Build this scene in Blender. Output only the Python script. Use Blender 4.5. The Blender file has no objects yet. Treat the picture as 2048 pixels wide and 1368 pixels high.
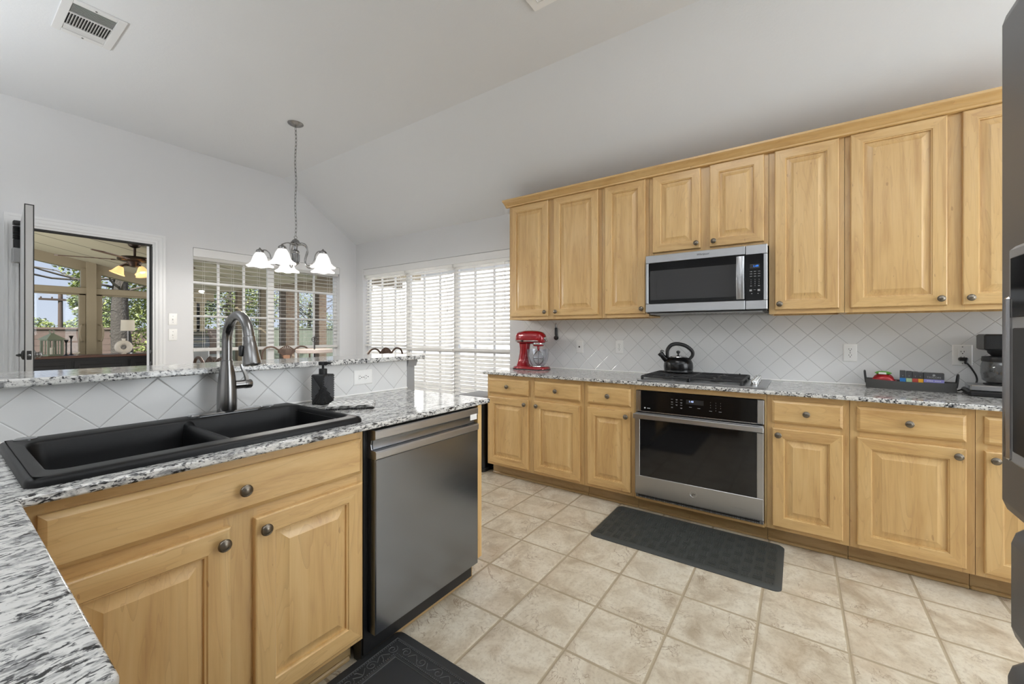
import bpy, bmesh, math, random
from mathutils import Matrix, Vector

S = bpy.context.scene
COL = S.collection
random.seed(11)
R = math.radians

# ------------------------------------------------------------------ camera, world, sun, lamps, exposure
cam_d = bpy.data.cameras.new('camera')
cam_d.sensor_width = 36.0
cam_d.lens = 821.28 / 2048 * 36.0
cam_d.shift_y = -17.9 / 2048
cam_d.clip_start = 0.02
cam = bpy.data.objects.new('camera', cam_d)
cam.location = (0, 0, 1.248)
cam.rotation_euler = (R(90), 0, R(34.9 - 90))
COL.objects.link(cam)
S.camera = cam

S.view_settings.view_transform = 'Standard'
S.view_settings.look = 'None'
S.view_settings.gamma = 1.0
S.view_settings.use_curve_mapping = False
S.view_settings.exposure = -0.08
S.cycles.use_denoising = True
S.cycles.max_bounces = 10
S.cycles.diffuse_bounces = 5
S.cycles.glossy_bounces = 4
S.cycles.transparent_max_bounces = 16
S.cycles.sample_clamp_indirect = 6.0
S.cycles.caustics_reflective = False
S.cycles.caustics_refractive = False

world = bpy.data.worlds.new('sky')
S.world = world
world.use_nodes = True
wn = world.node_tree
wn.nodes.clear()
w_out = wn.nodes.new('ShaderNodeOutputWorld')
w_bg = wn.nodes.new('ShaderNodeBackground')
w_geo = wn.nodes.new('ShaderNodeTexCoord')
w_sep = wn.nodes.new('ShaderNodeSeparateXYZ')
w_ramp = wn.nodes.new('ShaderNodeValToRGB')
w_ramp.color_ramp.elements[0].position = 0.0
w_ramp.color_ramp.elements[0].color = (0.74, 0.80, 0.94, 1)
w_ramp.color_ramp.elements[1].position = 0.6
w_ramp.color_ramp.elements[1].color = (0.30, 0.46, 0.86, 1)
w_bg.inputs['Strength'].default_value = 1.0
wn.links.new(w_geo.outputs['Generated'], w_sep.inputs[0])
wn.links.new(w_sep.outputs['Z'], w_ramp.inputs[0])
wn.links.new(w_ramp.outputs[0], w_bg.inputs['Color'])
wn.links.new(w_bg.outputs[0], w_out.inputs['Surface'])

sun_d = bpy.data.lights.new('sun', 'SUN')
sun_d.energy = 13.5
sun_d.angle = R(0.6)
sun_d.color = (1.0, 0.98, 0.94)
sun = bpy.data.objects.new('sun', sun_d)
sun.rotation_euler = Vector((0.66, 0.42, -0.62)).to_track_quat('-Z', 'Y').to_euler()
COL.objects.link(sun)


def area(name, loc, aim, sx, sy, power, color=(1, 1, 1), spread=180):
    d = bpy.data.lights.new(name, 'AREA')
    d.shape = 'RECTANGLE'
    d.size, d.size_y, d.energy, d.color = sx, sy, power, color
    d.spread = R(spread)
    o = bpy.data.objects.new(name, d)
    o.location = loc
    o.rotation_euler = (Vector(aim) - Vector(loc)).to_track_quat('-Z', 'Y').to_euler()
    COL.objects.link(o)
    return o


# added fill lamps before the unseen solid walls, where no windows are built
area('fill_south', (1.9, -3.45, 1.5), (1.5, 0, 1.4), 2.9, 2.1, 104, (0.90, 0.955, 1.0))
area('fill_west', (-3.65, 1.2, 1.6), (0, 1.2, 1.5), 4.5, 2.2, 14, (0.90, 0.955, 1.0))
area('fill_kitchen_overhead', (1.35, 0.55, 3.06), (1.35, 0.55, 0), 0.55, 1.1, 16, (0.98, 0.985, 1.0))  # added overhead fill with no fixture of its own
# added upward fill that brightens the ceiling; no lamps stand there
area('fill_up_family_room', (-1.6, -0.6, 1.75), (-1.6, -0.6, 3.1), 1.2, 1.2, 52, (0.91, 0.96, 1.0), 120)
area('fill_up_hall', (1.0, -2.3, 1.75), (1.0, -2.3, 3.1), 1.0, 1.0, 50, (0.91, 0.96, 1.0), 110)
area('fill_up_breakfast', (-1.4, 3.4, 1.75), (-1.2, 3.4, 3.1), 0.8, 0.8, 46, (0.91, 0.96, 1.0), 130)
# added fill lamps at the porch ends, brightening the porch inside
area('fill_porch_west', (-1.3, 7.0, 1.5), (2.0, 7.0, 1.4), 2.6, 2.2, 60, (1.0, 0.99, 0.97))
area('fill_porch_east', (5.3, 7.0, 1.4), (2.0, 7.0, 1.8), 2.6, 1.6, 36, (1.0, 0.99, 0.97))


# ------------------------------------------------------------------ materials
def lin(c):
    return tuple(((x / 255) / 12.92 if x / 255 <= 0.04045 else ((x / 255 + 0.055) / 1.055) ** 2.4) for x in c) + (1.0,)


class NT:
    def __init__(self, name):
        self.m = bpy.data.materials.new(name)
        self.m.use_nodes = True
        self.t = self.m.node_tree
        self.n = self.t.nodes
        self.p = self.n['Principled BSDF']
        self.out = self.n['Material Output']

    def node(self, typ, **kw):
        n = self.n.new(typ)
        for k, v in kw.items():
            if hasattr(n, k):
                setattr(n, k, v)
        return n

    def link(self, a, b):
        self.t.links.new(a, b)

    def setp(self, **kw):
        for k, v in kw.items():
            self.p.inputs[k.replace('_', ' ')].default_value = v

    def math(self, op, a, b=None, c=None):
        n = self.n.new('ShaderNodeMath')
        n.operation = op
        for i, v in enumerate((a, b, c)):
            if v is None:
                continue
            if isinstance(v, (int, float)):
                n.inputs[i].default_value = v
            else:
                self.link(v, n.inputs[i])
        return n.outputs[0]

    def pos(self):
        return self.n.new('ShaderNodeNewGeometry').outputs['Position']

    def obj(self):
        return self.n.new('ShaderNodeTexCoord').outputs['Object']

    def sep(self, v):
        n = self.n.new('ShaderNodeSeparateXYZ')
        self.link(v, n.inputs[0])
        return n.outputs

    def mapping(self, v, scale=(1, 1, 1), rot=(0, 0, 0), loc=(0, 0, 0)):
        n = self.n.new('ShaderNodeMapping')
        n.inputs['Scale'].default_value = scale
        n.inputs['Rotation'].default_value = rot
        n.inputs['Location'].default_value = loc
        self.link(v, n.inputs['Vector'])
        return n.outputs[0]

    def noise(self, v, scale, detail=4, rough=0.55, dist=0.0):
        n = self.n.new('ShaderNodeTexNoise')
        n.inputs['Scale'].default_value = scale
        n.inputs['Detail'].default_value = detail
        n.inputs['Roughness'].default_value = rough
        n.inputs['Distortion'].default_value = dist
        self.link(v, n.inputs['Vector'])
        return n.outputs[0]

    def ramp(self, fac, stops, interp='LINEAR'):
        n = self.n.new('ShaderNodeValToRGB')
        n.color_ramp.interpolation = interp
        e = n.color_ramp.elements
        while len(e) < len(stops):
            e.new(0.5)
        for i, (p, c) in enumerate(stops):
            e[i].position = p
            e[i].color = c if len(c) == 4 else tuple(c) + (1,)
        self.link(fac, n.inputs[0])
        return n.outputs[0]

    def mix(self, fac, a, b, blend='MIX'):
        n = self.n.new('ShaderNodeMix')
        n.data_type = 'RGBA'
        n.blend_type = blend
        for sock, v in ((n.inputs[0], fac), (n.inputs[6], a), (n.inputs[7], b)):
            if isinstance(v, (int, float)):
                sock.default_value = v
            elif isinstance(v, tuple):
                sock.default_value = v
            else:
                self.link(v, sock)
        return n.outputs[2]

    def bump(self, h, strength=0.3, dist=0.01):
        n = self.n.new('ShaderNodeBump')
        n.inputs['Strength'].default_value = strength
        n.inputs['Distance'].default_value = dist
        self.link(h, n.inputs['Height'])
        self.link(n.outputs[0], self.p.inputs['Normal'])

    def base(self, c):
        if isinstance(c, tuple):
            self.p.inputs['Base Color'].default_value = c
        else:
            self.link(c, self.p.inputs['Base Color'])


def simple(name, rgb, rough=0.5, metal=0.0, bump=None, spec=None, coat=0.0):
    t = NT(name)
    t.base(lin(rgb))
    t.setp(Roughness=rough, Metallic=metal)
    if spec is not None:
        t.p.inputs['Specular IOR Level'].default_value = spec
    if coat:
        t.p.inputs['Coat Weight'].default_value = coat
        t.p.inputs['Coat Roughness'].default_value = 0.08
    if bump:
        t.bump(t.noise(t.obj(), bump[0], 3), bump[1], bump[2])
    return t.m


def wood(name, vertical=True, dark=1.0):
    t = NT(name)
    oi = t.n.new('ShaderNodeObjectInfo')
    add = t.n.new('ShaderNodeVectorMath')
    add.operation = 'ADD'
    t.link(t.obj(), add.inputs[0])
    sc = t.n.new('ShaderNodeVectorMath')
    sc.operation = 'SCALE'
    sc.inputs[0].default_value = (31, 17, 23)
    t.link(oi.outputs['Random'], sc.inputs['Scale'])
    t.link(sc.outputs[0], add.inputs[1])
    v = add.outputs[0]
    s = (7, 7, 0.75) if vertical else (1.0, 1.0, 8)
    big = t.noise(t.mapping(v, s), 1.6, 3, 0.5, 1.2)
    fine = t.noise(t.mapping(v, (s[0] * 9, s[1] * 9, s[2] * 5)), 2.2, 4, 0.6, 0.3)
    cath = t.noise(t.mapping(v, tuple(x * 0.55 for x in s)), 1.5, 2, 0.5, 2.6)
    rings = t.math('FRACT', t.math('MULTIPLY', cath, 9))
    ringm = t.math('MULTIPLY', t.math('POWER', rings, 6), 0.30)
    fac = t.math('ADD', t.math('MULTIPLY', big, 0.75), t.math('MULTIPLY', fine, 0.20))
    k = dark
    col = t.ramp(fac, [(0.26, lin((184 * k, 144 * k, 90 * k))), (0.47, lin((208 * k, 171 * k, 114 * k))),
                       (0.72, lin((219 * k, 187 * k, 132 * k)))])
    col = t.mix(ringm, col, lin((164 * k, 124 * k, 82 * k)))
    spots = t.noise(t.mapping(v, (14, 14, 5)), 3.0, 1, 0.5)
    col = t.mix(t.math('MULTIPLY', t.math('GREATER_THAN', spots, 0.78), 0.35), col, lin((120, 80, 44)))
    t.base(col)
    t.setp(Roughness=0.36)
    t.p.inputs['Coat Weight'].default_value = 0.25
    t.p.inputs['Coat Roughness'].default_value = 0.18
    t.bump(fine, 0.05, 0.002)
    return t.m


def granite(name, stretch=(1, 1, 1)):
    t = NT(name)
    v = t.mapping(t.pos(), stretch)
    n1 = t.noise(v, 135, 5, 0.62, 0.45)
    n2 = t.noise(v, 26, 3, 0.6, 0.6)
    n3 = t.noise(t.mapping(t.pos(), stretch, loc=(5, 3, 1)), 48, 4, 0.65, 0.4)
    f = t.math('ADD', t.math('MULTIPLY', n1, 0.72), t.math('MULTIPLY', n2, 0.36))
    dark = t.ramp(f, [(0.442, lin((40, 40, 42))), (0.482, lin((118, 118, 120))), (0.522, lin((226, 226, 224)))])
    grey = t.ramp(n3, [(0.36, lin((150, 150, 152))), (0.52, lin((246, 245, 243)))])
    t.base(t.mix(1.0, dark, grey, 'MULTIPLY'))
    t.setp(Roughness=0.10)
    t.p.inputs['Specular IOR Level'].default_value = 0.55
    return t.m


def diagonal_tile(name, axis, s0, z0, d=0.155):
    t = NT(name)
    x, y, z = t.sep(t.pos())[:3]
    s = y if axis == 'y' else x
    a = t.math('DIVIDE', t.math('SUBTRACT', t.math('ADD', s, z), s0 + z0), d)
    b = t.math('DIVIDE', t.math('SUBTRACT', t.math('SUBTRACT', s, z), s0 - z0), d)

    def edge(q):
        return t.math('ABSOLUTE', t.math('SUBTRACT', t.math('FRACT', t.math('ADD', q, 0.5)), 0.5))
    e = t.math('MINIMUM', edge(a), edge(b))
    w = t.math('SMOOTH_MIN', t.math('MULTIPLY', e, 34.0), 1.0, 0.2)
    grout = t.ramp(e, [(0.007, lin((188, 187, 185))), (0.012, lin((224, 224, 223)))])
    t.base(grout)
    t.setp(Roughness=0.14)
    wave = t.noise(t.pos(), 9, 2, 0.5)
    t.bump(t.math('ADD', w, t.math('MULTIPLY', wave, 0.25)), 0.45, 0.003)
    return t.m


def floor_tile(name):
    t = NT(name)
    P = t.pos()
    x, y, z = t.sep(P)[:3]
    px = t.math('DIVIDE', t.math('SUBTRACT', x, 1.7555), 0.3085)
    py = t.math('DIVIDE', t.math('SUBTRACT', y, 0.1435), 0.3068)

    def edge(q):
        return t.math('ABSOLUTE', t.math('SUBTRACT', t.math('FRACT', t.math('ADD', q, 0.5)), 0.5))
    wob = t.math('MULTIPLY', t.math('SUBTRACT', t.noise(P, 26, 3, 0.6), 0.5), 0.014)
    e = t.math('ADD', t.math('MINIMUM', edge(px), edge(py)), wob)
    cid = t.n.new('ShaderNodeCombineXYZ')
    t.link(t.math('FLOOR', px), cid.inputs[0])
    t.link(t.math('FLOOR', py), cid.inputs[1])
    wn_ = t.n.new('ShaderNodeTexWhiteNoise')
    wn_.noise_dimensions = '3D'
    t.link(cid.outputs[0], wn_.inputs['Vector'])
    off = t.n.new('ShaderNodeVectorMath')
    off.operation = 'SCALE'
    t.link(wn_.outputs['Color'], off.inputs[0])
    off.inputs['Scale'].default_value = 9.0
    add = t.n.new('ShaderNodeVectorMath')
    add.operation = 'ADD'
    t.link(P, add.inputs[0])
    t.link(off.outputs[0], add.inputs[1])
    v = add.outputs[0]
    big = t.noise(v, 6.5, 6, 0.62, 0.6)
    fine = t.noise(v, 70, 4, 0.7)
    col = t.ramp(big, [(0.32, lin((178, 163, 140))), (0.46, lin((204, 193, 172))), (0.60, lin((221, 213, 195))), (0.75, lin((206, 194, 171)))])
    col = t.mix(t.math('MULTIPLY', t.ramp(fine, [(0.36, (1, 1, 1)), (0.5, (0, 0, 0))]), 0.32), col, lin((158, 140, 116)))
    vein = t.math('ABSOLUTE', t.math('SUBTRACT', t.noise(v, 5.2, 5, 0.62, 1.3), 0.5))
    vm = t.ramp(vein, [(0.0, (1, 1, 1)), (0.012, (0, 0, 0))])
    gate = t.ramp(t.noise(v, 4.0, 2), [(0.45, (0, 0, 0)), (0.56, (1, 1, 1))])
    vmg = t.math('MULTIPLY', t.math('MULTIPLY', vm, gate), 0.75)
    col = t.mix(vmg, col, lin((140, 116, 90)))
    warm = t.ramp(t.noise(v, 2.6, 2), [(0.52, (0, 0, 0)), (0.7, (1, 1, 1))])
    col = t.mix(t.math('MULTIPLY', warm, 0.22), col, lin((196, 166, 132)))
    gm = t.ramp(e, [(0.016, (1, 1, 1)), (0.023, (0, 0, 0))])
    gcol = t.mix(t.noise(P, 5, 3), lin((166, 150, 124)), lin((178, 164, 140)))
    t.base(t.mix(gm, col, gcol))
    rough = t.mix(gm, (0.36, 0.36, 0.36, 1), (0.7, 0.7, 0.7, 1))
    t.link(rough, t.p.inputs['Roughness'])
    h = t.math('ADD', t.math('ADD', t.math('MULTIPLY', t.math('SMOOTH_MIN', t.math('MULTIPLY', e, 22), 1.0, 0.3), 1.0),
                            t.math('MULTIPLY', big, 0.5)), t.math('MULTIPLY', vmg, -0.35))
    t.bump(h, 0.35, 0.006)
    return t.m


def paint(name, rgb, scale=90, strength=0.12):
    t = NT(name)
    t.base(lin(rgb))
    t.setp(Roughness=0.75)
    t.bump(t.noise(t.pos(), scale, 3, 0.6), strength, 0.004)
    return t.m


def steel(name, rgb, rough=0.3, axis='h', streak=0.12):
    t = NT(name)
    t.base(lin(rgb))
    t.setp(Metallic=1.0)
    s = (3, 3, 420) if axis == 'h' else (420, 420, 3)
    n = t.noise(t.mapping(t.obj(), s), 1.0, 2, 0.5)
    r = t.math('ADD', t.math('MULTIPLY', n, streak), rough - streak / 2)
    t.link(r, t.p.inputs['Roughness'])
    t.bump(n, 0.02, 0.001)
    return t.m


def clear(name, tint=(0.96, 0.98, 0.98), refl=0.06, rough=0.02):
    t = NT(name)
    tr = t.n.new('ShaderNodeBsdfTransparent')
    tr.inputs['Color'].default_value = tint + (1,)
    gl = t.n.new('ShaderNodeBsdfGlossy')
    gl.inputs['Roughness'].default_value = rough
    lw = t.n.new('ShaderNodeLayerWeight')
    lw.inputs['Blend'].default_value = 0.5
    f = t.math('ADD', t.math('MULTIPLY', t.math('POWER', lw.outputs['Facing'], 4.0), 0.45), refl * 0.3)
    mx = t.n.new('ShaderNodeMixShader')
    t.link(f, mx.inputs[0])
    t.link(tr.outputs[0], mx.inputs[1])
    t.link(gl.outputs[0], mx.inputs[2])
    t.link(mx.outputs[0], t.out.inputs['Surface'])
    return t.m


def glow(name, rgb, strength, base=(255, 255, 255)):
    t = NT(name)
    t.base(lin(base))
    t.setp(Roughness=0.4)
    t.p.inputs['Emission Color'].default_value = lin(rgb)
    t.p.inputs['Emission Strength'].default_value = strength
    return t.m


def leaves(name, c1, c2, c3):
    t = NT(name)
    n = t.noise(t.pos(), 2.3, 4, 0.7)
    t.base(t.ramp(n, [(0.35, lin(c1)), (0.52, lin(c2)), (0.68, lin(c3))]))
    t.setp(Roughness=0.55)
    t.p.inputs['Subsurface Weight'].default_value = 0.0
    return t.m


M = {}
M['wood'] = wood('maple_vertical', True)
M['woodh'] = wood('maple_horizontal', False)
M['woodf'] = wood('maple_frame', True, 0.96)
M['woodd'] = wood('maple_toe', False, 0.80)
M['granite'] = granite('granite', (0.55, 1.25, 1.25))
M['granite_bar'] = granite('granite_bar', (0.8, 1.0, 1.0))
M['granite_right'] = granite('granite_right', (1.0, 0.75, 1.0))
M['tile_right'] = diagonal_tile('backsplash_tile', 'y', 0.336, 1.157)
M['tile_half'] = diagonal_tile('half_wall_tile', 'x', 0.265, 1.003)
M['floor'] = floor_tile('floor_tile')
M['wall'] = paint('wall_paint', (218, 218, 219), 140, 0.08)
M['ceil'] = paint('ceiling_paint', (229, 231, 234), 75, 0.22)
M['trim'] = simple('trim_white', (226, 226, 226), 0.38)
M['bright'] = simple('bright_white', (248, 248, 248), 0.4)
M['grey_paint'] = simple('grey_paint', (150, 150, 150), 0.5, bump=(60, 0.15, 0.002))
bt = NT('blind_white')
bt.base(lin((246, 245, 243)))
bt.setp(Roughness=0.45)
tl_ = bt.n.new('ShaderNodeBsdfTranslucent')
tl_.inputs['Color'].default_value = lin((246, 244, 240))
mx_ = bt.n.new('ShaderNodeMixShader')
mx_.inputs[0].default_value = 0.5
bt.link(bt.p.outputs[0], mx_.inputs[1])
bt.link(tl_.outputs[0], mx_.inputs[2])
bt.link(mx_.outputs[0], bt.out.inputs['Surface'])
M['blind'] = bt.m
M['plate'] = simple('plate_white', (240, 239, 236), 0.3)
M['black'] = simple('black_plastic', (22, 22, 23), 0.38)
M['matte_black'] = simple('matte_black', (26, 26, 27), 0.62)
M['iron'] = simple('cast_iron', (38, 38, 39), 0.55, bump=(150, 0.2, 0.001))
M['rubber'] = simple('rubber', (52, 54, 53), 0.62, bump=(120, 0.2, 0.001))
M['matrub'] = simple('mat_charcoal', (60, 62, 60), 0.62, bump=(220, 0.35, 0.001))
M['mat2_relief'] = simple('mat_relief', (84, 85, 86), 0.45)  # worn relief, with the light's highlight also put into the lighter colour
M['mat2'] = simple('mat_dark', (48, 49, 50), 0.52, bump=(90, 0.12, 0.001))
M['steel'] = steel('brushed_steel', (178, 179, 181), 0.30, 'h')
M['steel_v'] = steel('brushed_steel_vertical', (176, 176, 178), 0.26, 'v')
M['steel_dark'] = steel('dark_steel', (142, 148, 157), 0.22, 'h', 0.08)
M['fridge'] = simple('fridge_steel', (112, 114, 117), 0.42, 0.45)
M['nickel'] = steel('brushed_nickel', (146, 145, 144), 0.27, 'v', 0.1)
M['faucet'] = steel('faucet_steel', (132, 131, 130), 0.24, 'v', 0.1)
M['polished'] = simple('polished_steel', (172, 172, 173), 0.16, 1.0)
M['chrome'] = simple('chrome', (215, 215, 215), 0.08, 1.0)
M['pewter'] = simple('pewter_knob', (124, 116, 104), 0.34, 1.0)
M['bronze'] = simple('bronze', (60, 50, 44), 0.4, 0.8)
M['black_glass'] = simple('black_glass', (15, 15, 16), 0.09, 0.0, spec=0.22)
M['oven_glass'] = simple('oven_window', (24, 24, 25), 0.06, 0.0, spec=0.5)
M['mw_glass'] = simple('microwave_window', (62, 62, 63), 0.12, 0.0, spec=0.15)
M['sink'] = simple('sink_composite', (13, 13, 14), 0.42, bump=(300, 0.12, 0.001), spec=0.3)
M['glass'] = clear('window_glass')
M['bowl_glass'] = clear('bowl_glass', (0.93, 0.94, 0.96), 0.25)
M['jug_glass'] = clear('jug_glass', (0.70, 0.70, 0.70), 0.3)
M['shade'] = glow('frosted_shade', (255, 251, 246), 0.75)
M['amber'] = glow('amber_shade', (255, 200, 130), 1.1, (240, 205, 150))
M['bulb'] = glow('bulb', (255, 226, 180), 5.0)
M['red'] = simple('red_enamel', (150, 12, 26), 0.16, 0.15, coat=0.6)
M['blue_led'] = glow('blue_led', (40, 130, 255), 2.0, (10, 30, 60))
M['pale_led'] = glow('pale_led', (190, 210, 255), 1.6, (10, 30, 60))
M['mark'] = simple('legend_grey', (160, 160, 160), 0.5)
M['mark_w'] = simple('legend_white', (220, 220, 220), 0.5)
M['mark_d'] = simple('logo_dark', (28, 28, 30), 0.5)
M['slot'] = simple('slot_dark', (32, 30, 28), 0.6)
M['weather'] = simple('weatherstrip', (38, 37, 36), 0.6)
M['door'] = simple('door_paint', (206, 206, 206), 0.4)
M['door_edge'] = simple('door_edge', (176, 175, 173), 0.5, bump=(30, 0.2, 0.001))
M['trash'] = steel('trash_steel', (62, 64, 68), 0.35, 'v')
M['kettle'] = simple('kettle_black', (12, 12, 13), 0.2, 0.0, spec=0.4)
M['darkmetal'] = simple('tray_metal', (76, 75, 73), 0.55, 0.15, bump=(60, 0.25, 0.001))
M['chairmetal'] = simple('chair_metal', (92, 74, 64), 0.42, 0.6)
M['copper'] = simple('copper_wood', (158, 120, 94), 0.45)
M['tanwood'] = simple('tan_wood', (206, 192, 184), 0.6, bump=(30, 0.25, 0.002))
M['seat'] = simple('seat_fabric', (186, 172, 150), 0.85)
M['taupe'] = simple('taupe_paint', (152, 140, 116), 0.6)
M['porch'] = simple('porch_ceiling', (196, 186, 150), 0.7)
M['porchd'] = simple('porch_brown', (108, 96, 76), 0.7)
M['ebony'] = simple('ebony', (26, 24, 24), 0.4)
M['ebony_top'] = simple('ebony_top', (92, 62, 50), 0.35)
M['verdigris'] = simple('verdigris', (116, 124, 106), 0.6, bump=(50, 0.3, 0.002))
M['linen'] = simple('linen', (214, 206, 190), 0.9)
M['ceramic'] = simple('ceramic', (214, 206, 192), 0.6)
M['bark'] = simple('bark', (66, 60, 54), 0.9, bump=(26, 0.9, 0.03))
M['twig'] = simple('twig', (88, 80, 72), 0.9)
M['pole'] = simple('pole_wood', (72, 58, 50), 0.85)
M['leaf'] = leaves('leaf_green', (80, 92, 46), (126, 136, 74), (170, 170, 102))
M['leaf_dark'] = leaves('leaf_deep', (40, 54, 26), (74, 90, 44), (112, 124, 66))
M['leaf_pale'] = leaves('leaf_pale', (90, 100, 68), (124, 132, 94), (156, 160, 124))
M['grass'] = leaves('lawn', (70, 80, 46), (88, 98, 60), (106, 112, 74))
M['concrete'] = simple('patio_concrete', (170, 165, 155), 0.9, bump=(40, 0.2, 0.004))
M['bounce_paving'] = simple('bounce_concrete', (222, 219, 213), 0.9, bump=(30, 0.2, 0.004))  # invented pale paving, bouncing sunlight up onto the side blinds
M['neighbour'] = simple('neighbour_wall', (246, 241, 237), 0.9)
M['soap'] = simple('soap_black', (34, 34, 35), 0.42)
M['foil_red'] = simple('foil_red', (160, 30, 38), 0.25, 0.2)
M['foil_green'] = simple('foil_green', (92, 160, 62), 0.3, 0.2)
M['box_dark'] = simple('box_dark', (66, 66, 68), 0.5)
for nm, c in dict(blue=(46, 124, 196), sage=(160, 190, 150), brick=(176, 70, 60), amberb=(232, 168, 44), lilac=(150, 146, 208)).items():
    M['band_' + nm] = simple('band_' + nm, c, 0.5)


def plank(name, rgb, axis, pitch, rgb2):
    t = NT(name)
    s = t.sep(t.pos())['xyz'.index(axis)]
    f = t.math('FRACT', t.math('DIVIDE', s, pitch))
    e = t.ramp(f, [(0.0, (0, 0, 0)), (0.05, (1, 1, 1)), (0.96, (1, 1, 1)), (1.0, (0, 0, 0))])
    n = t.noise(t.pos(), 5, 4, 0.7)
    c = t.mix(n, lin(rgb), lin(rgb2))
    t.base(t.mix(e, lin(tuple(x * 0.55 for x in rgb)), c))
    t.setp(Roughness=0.85)
    return t.m


M['fence_h'] = plank('fence_horizontal', (106, 88, 80), 'z', 0.14, (118, 100, 92))
M['fence_v'] = plank('fence_vertical', (104, 110, 96), 'x', 0.14, (116, 120, 106))
M['porch_board'] = plank('porch_board', (186, 179, 154), 'y', 0.61, (190, 183, 160))


def brick_mat():
    t = NT('brick')
    x, y, z = t.sep(t.pos())[:3]
    cmb = t.n.new('ShaderNodeCombineXYZ')
    t.link(t.math('ADD', x, y), cmb.inputs[0])
    t.link(z, cmb.inputs[1])
    b = t.n.new('ShaderNodeTexBrick')
    b.inputs['Scale'].default_value = 5.0
    b.inputs['Color1'].default_value = lin((124, 104, 86))
    b.inputs['Color2'].default_value = lin((104, 86, 72))
    b.inputs['Mortar'].default_value = lin((140, 132, 118))
    b.inputs['Mortar Size'].default_value = 0.02
    t.link(cmb.outputs[0], b.inputs['Vector'])
    t.base(b.outputs['Color'])
    t.setp(Roughness=0.9)
    return t.m


M['brick'] = brick_mat()


def stripe_cloth():
    t = NT('striped_cloth')
    x, y, z = t.sep(t.obj())[:3]
    z1 = t.math('ABSOLUTE', y)
    q = t.math('FRACT', t.math('DIVIDE', t.math('ADD', x, z1), 0.034))
    t.base(t.ramp(q, [(0.0, lin((28, 28, 30))), (0.22, lin((28, 28, 30))), (0.25, lin((250, 249, 246)))], 'LINEAR'))
    t.setp(Roughness=0.95)
    return t.m


M['cloth'] = stripe_cloth()

# ------------------------------------------------------------------ mesh helpers
I4 = Matrix.Identity(4)


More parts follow.
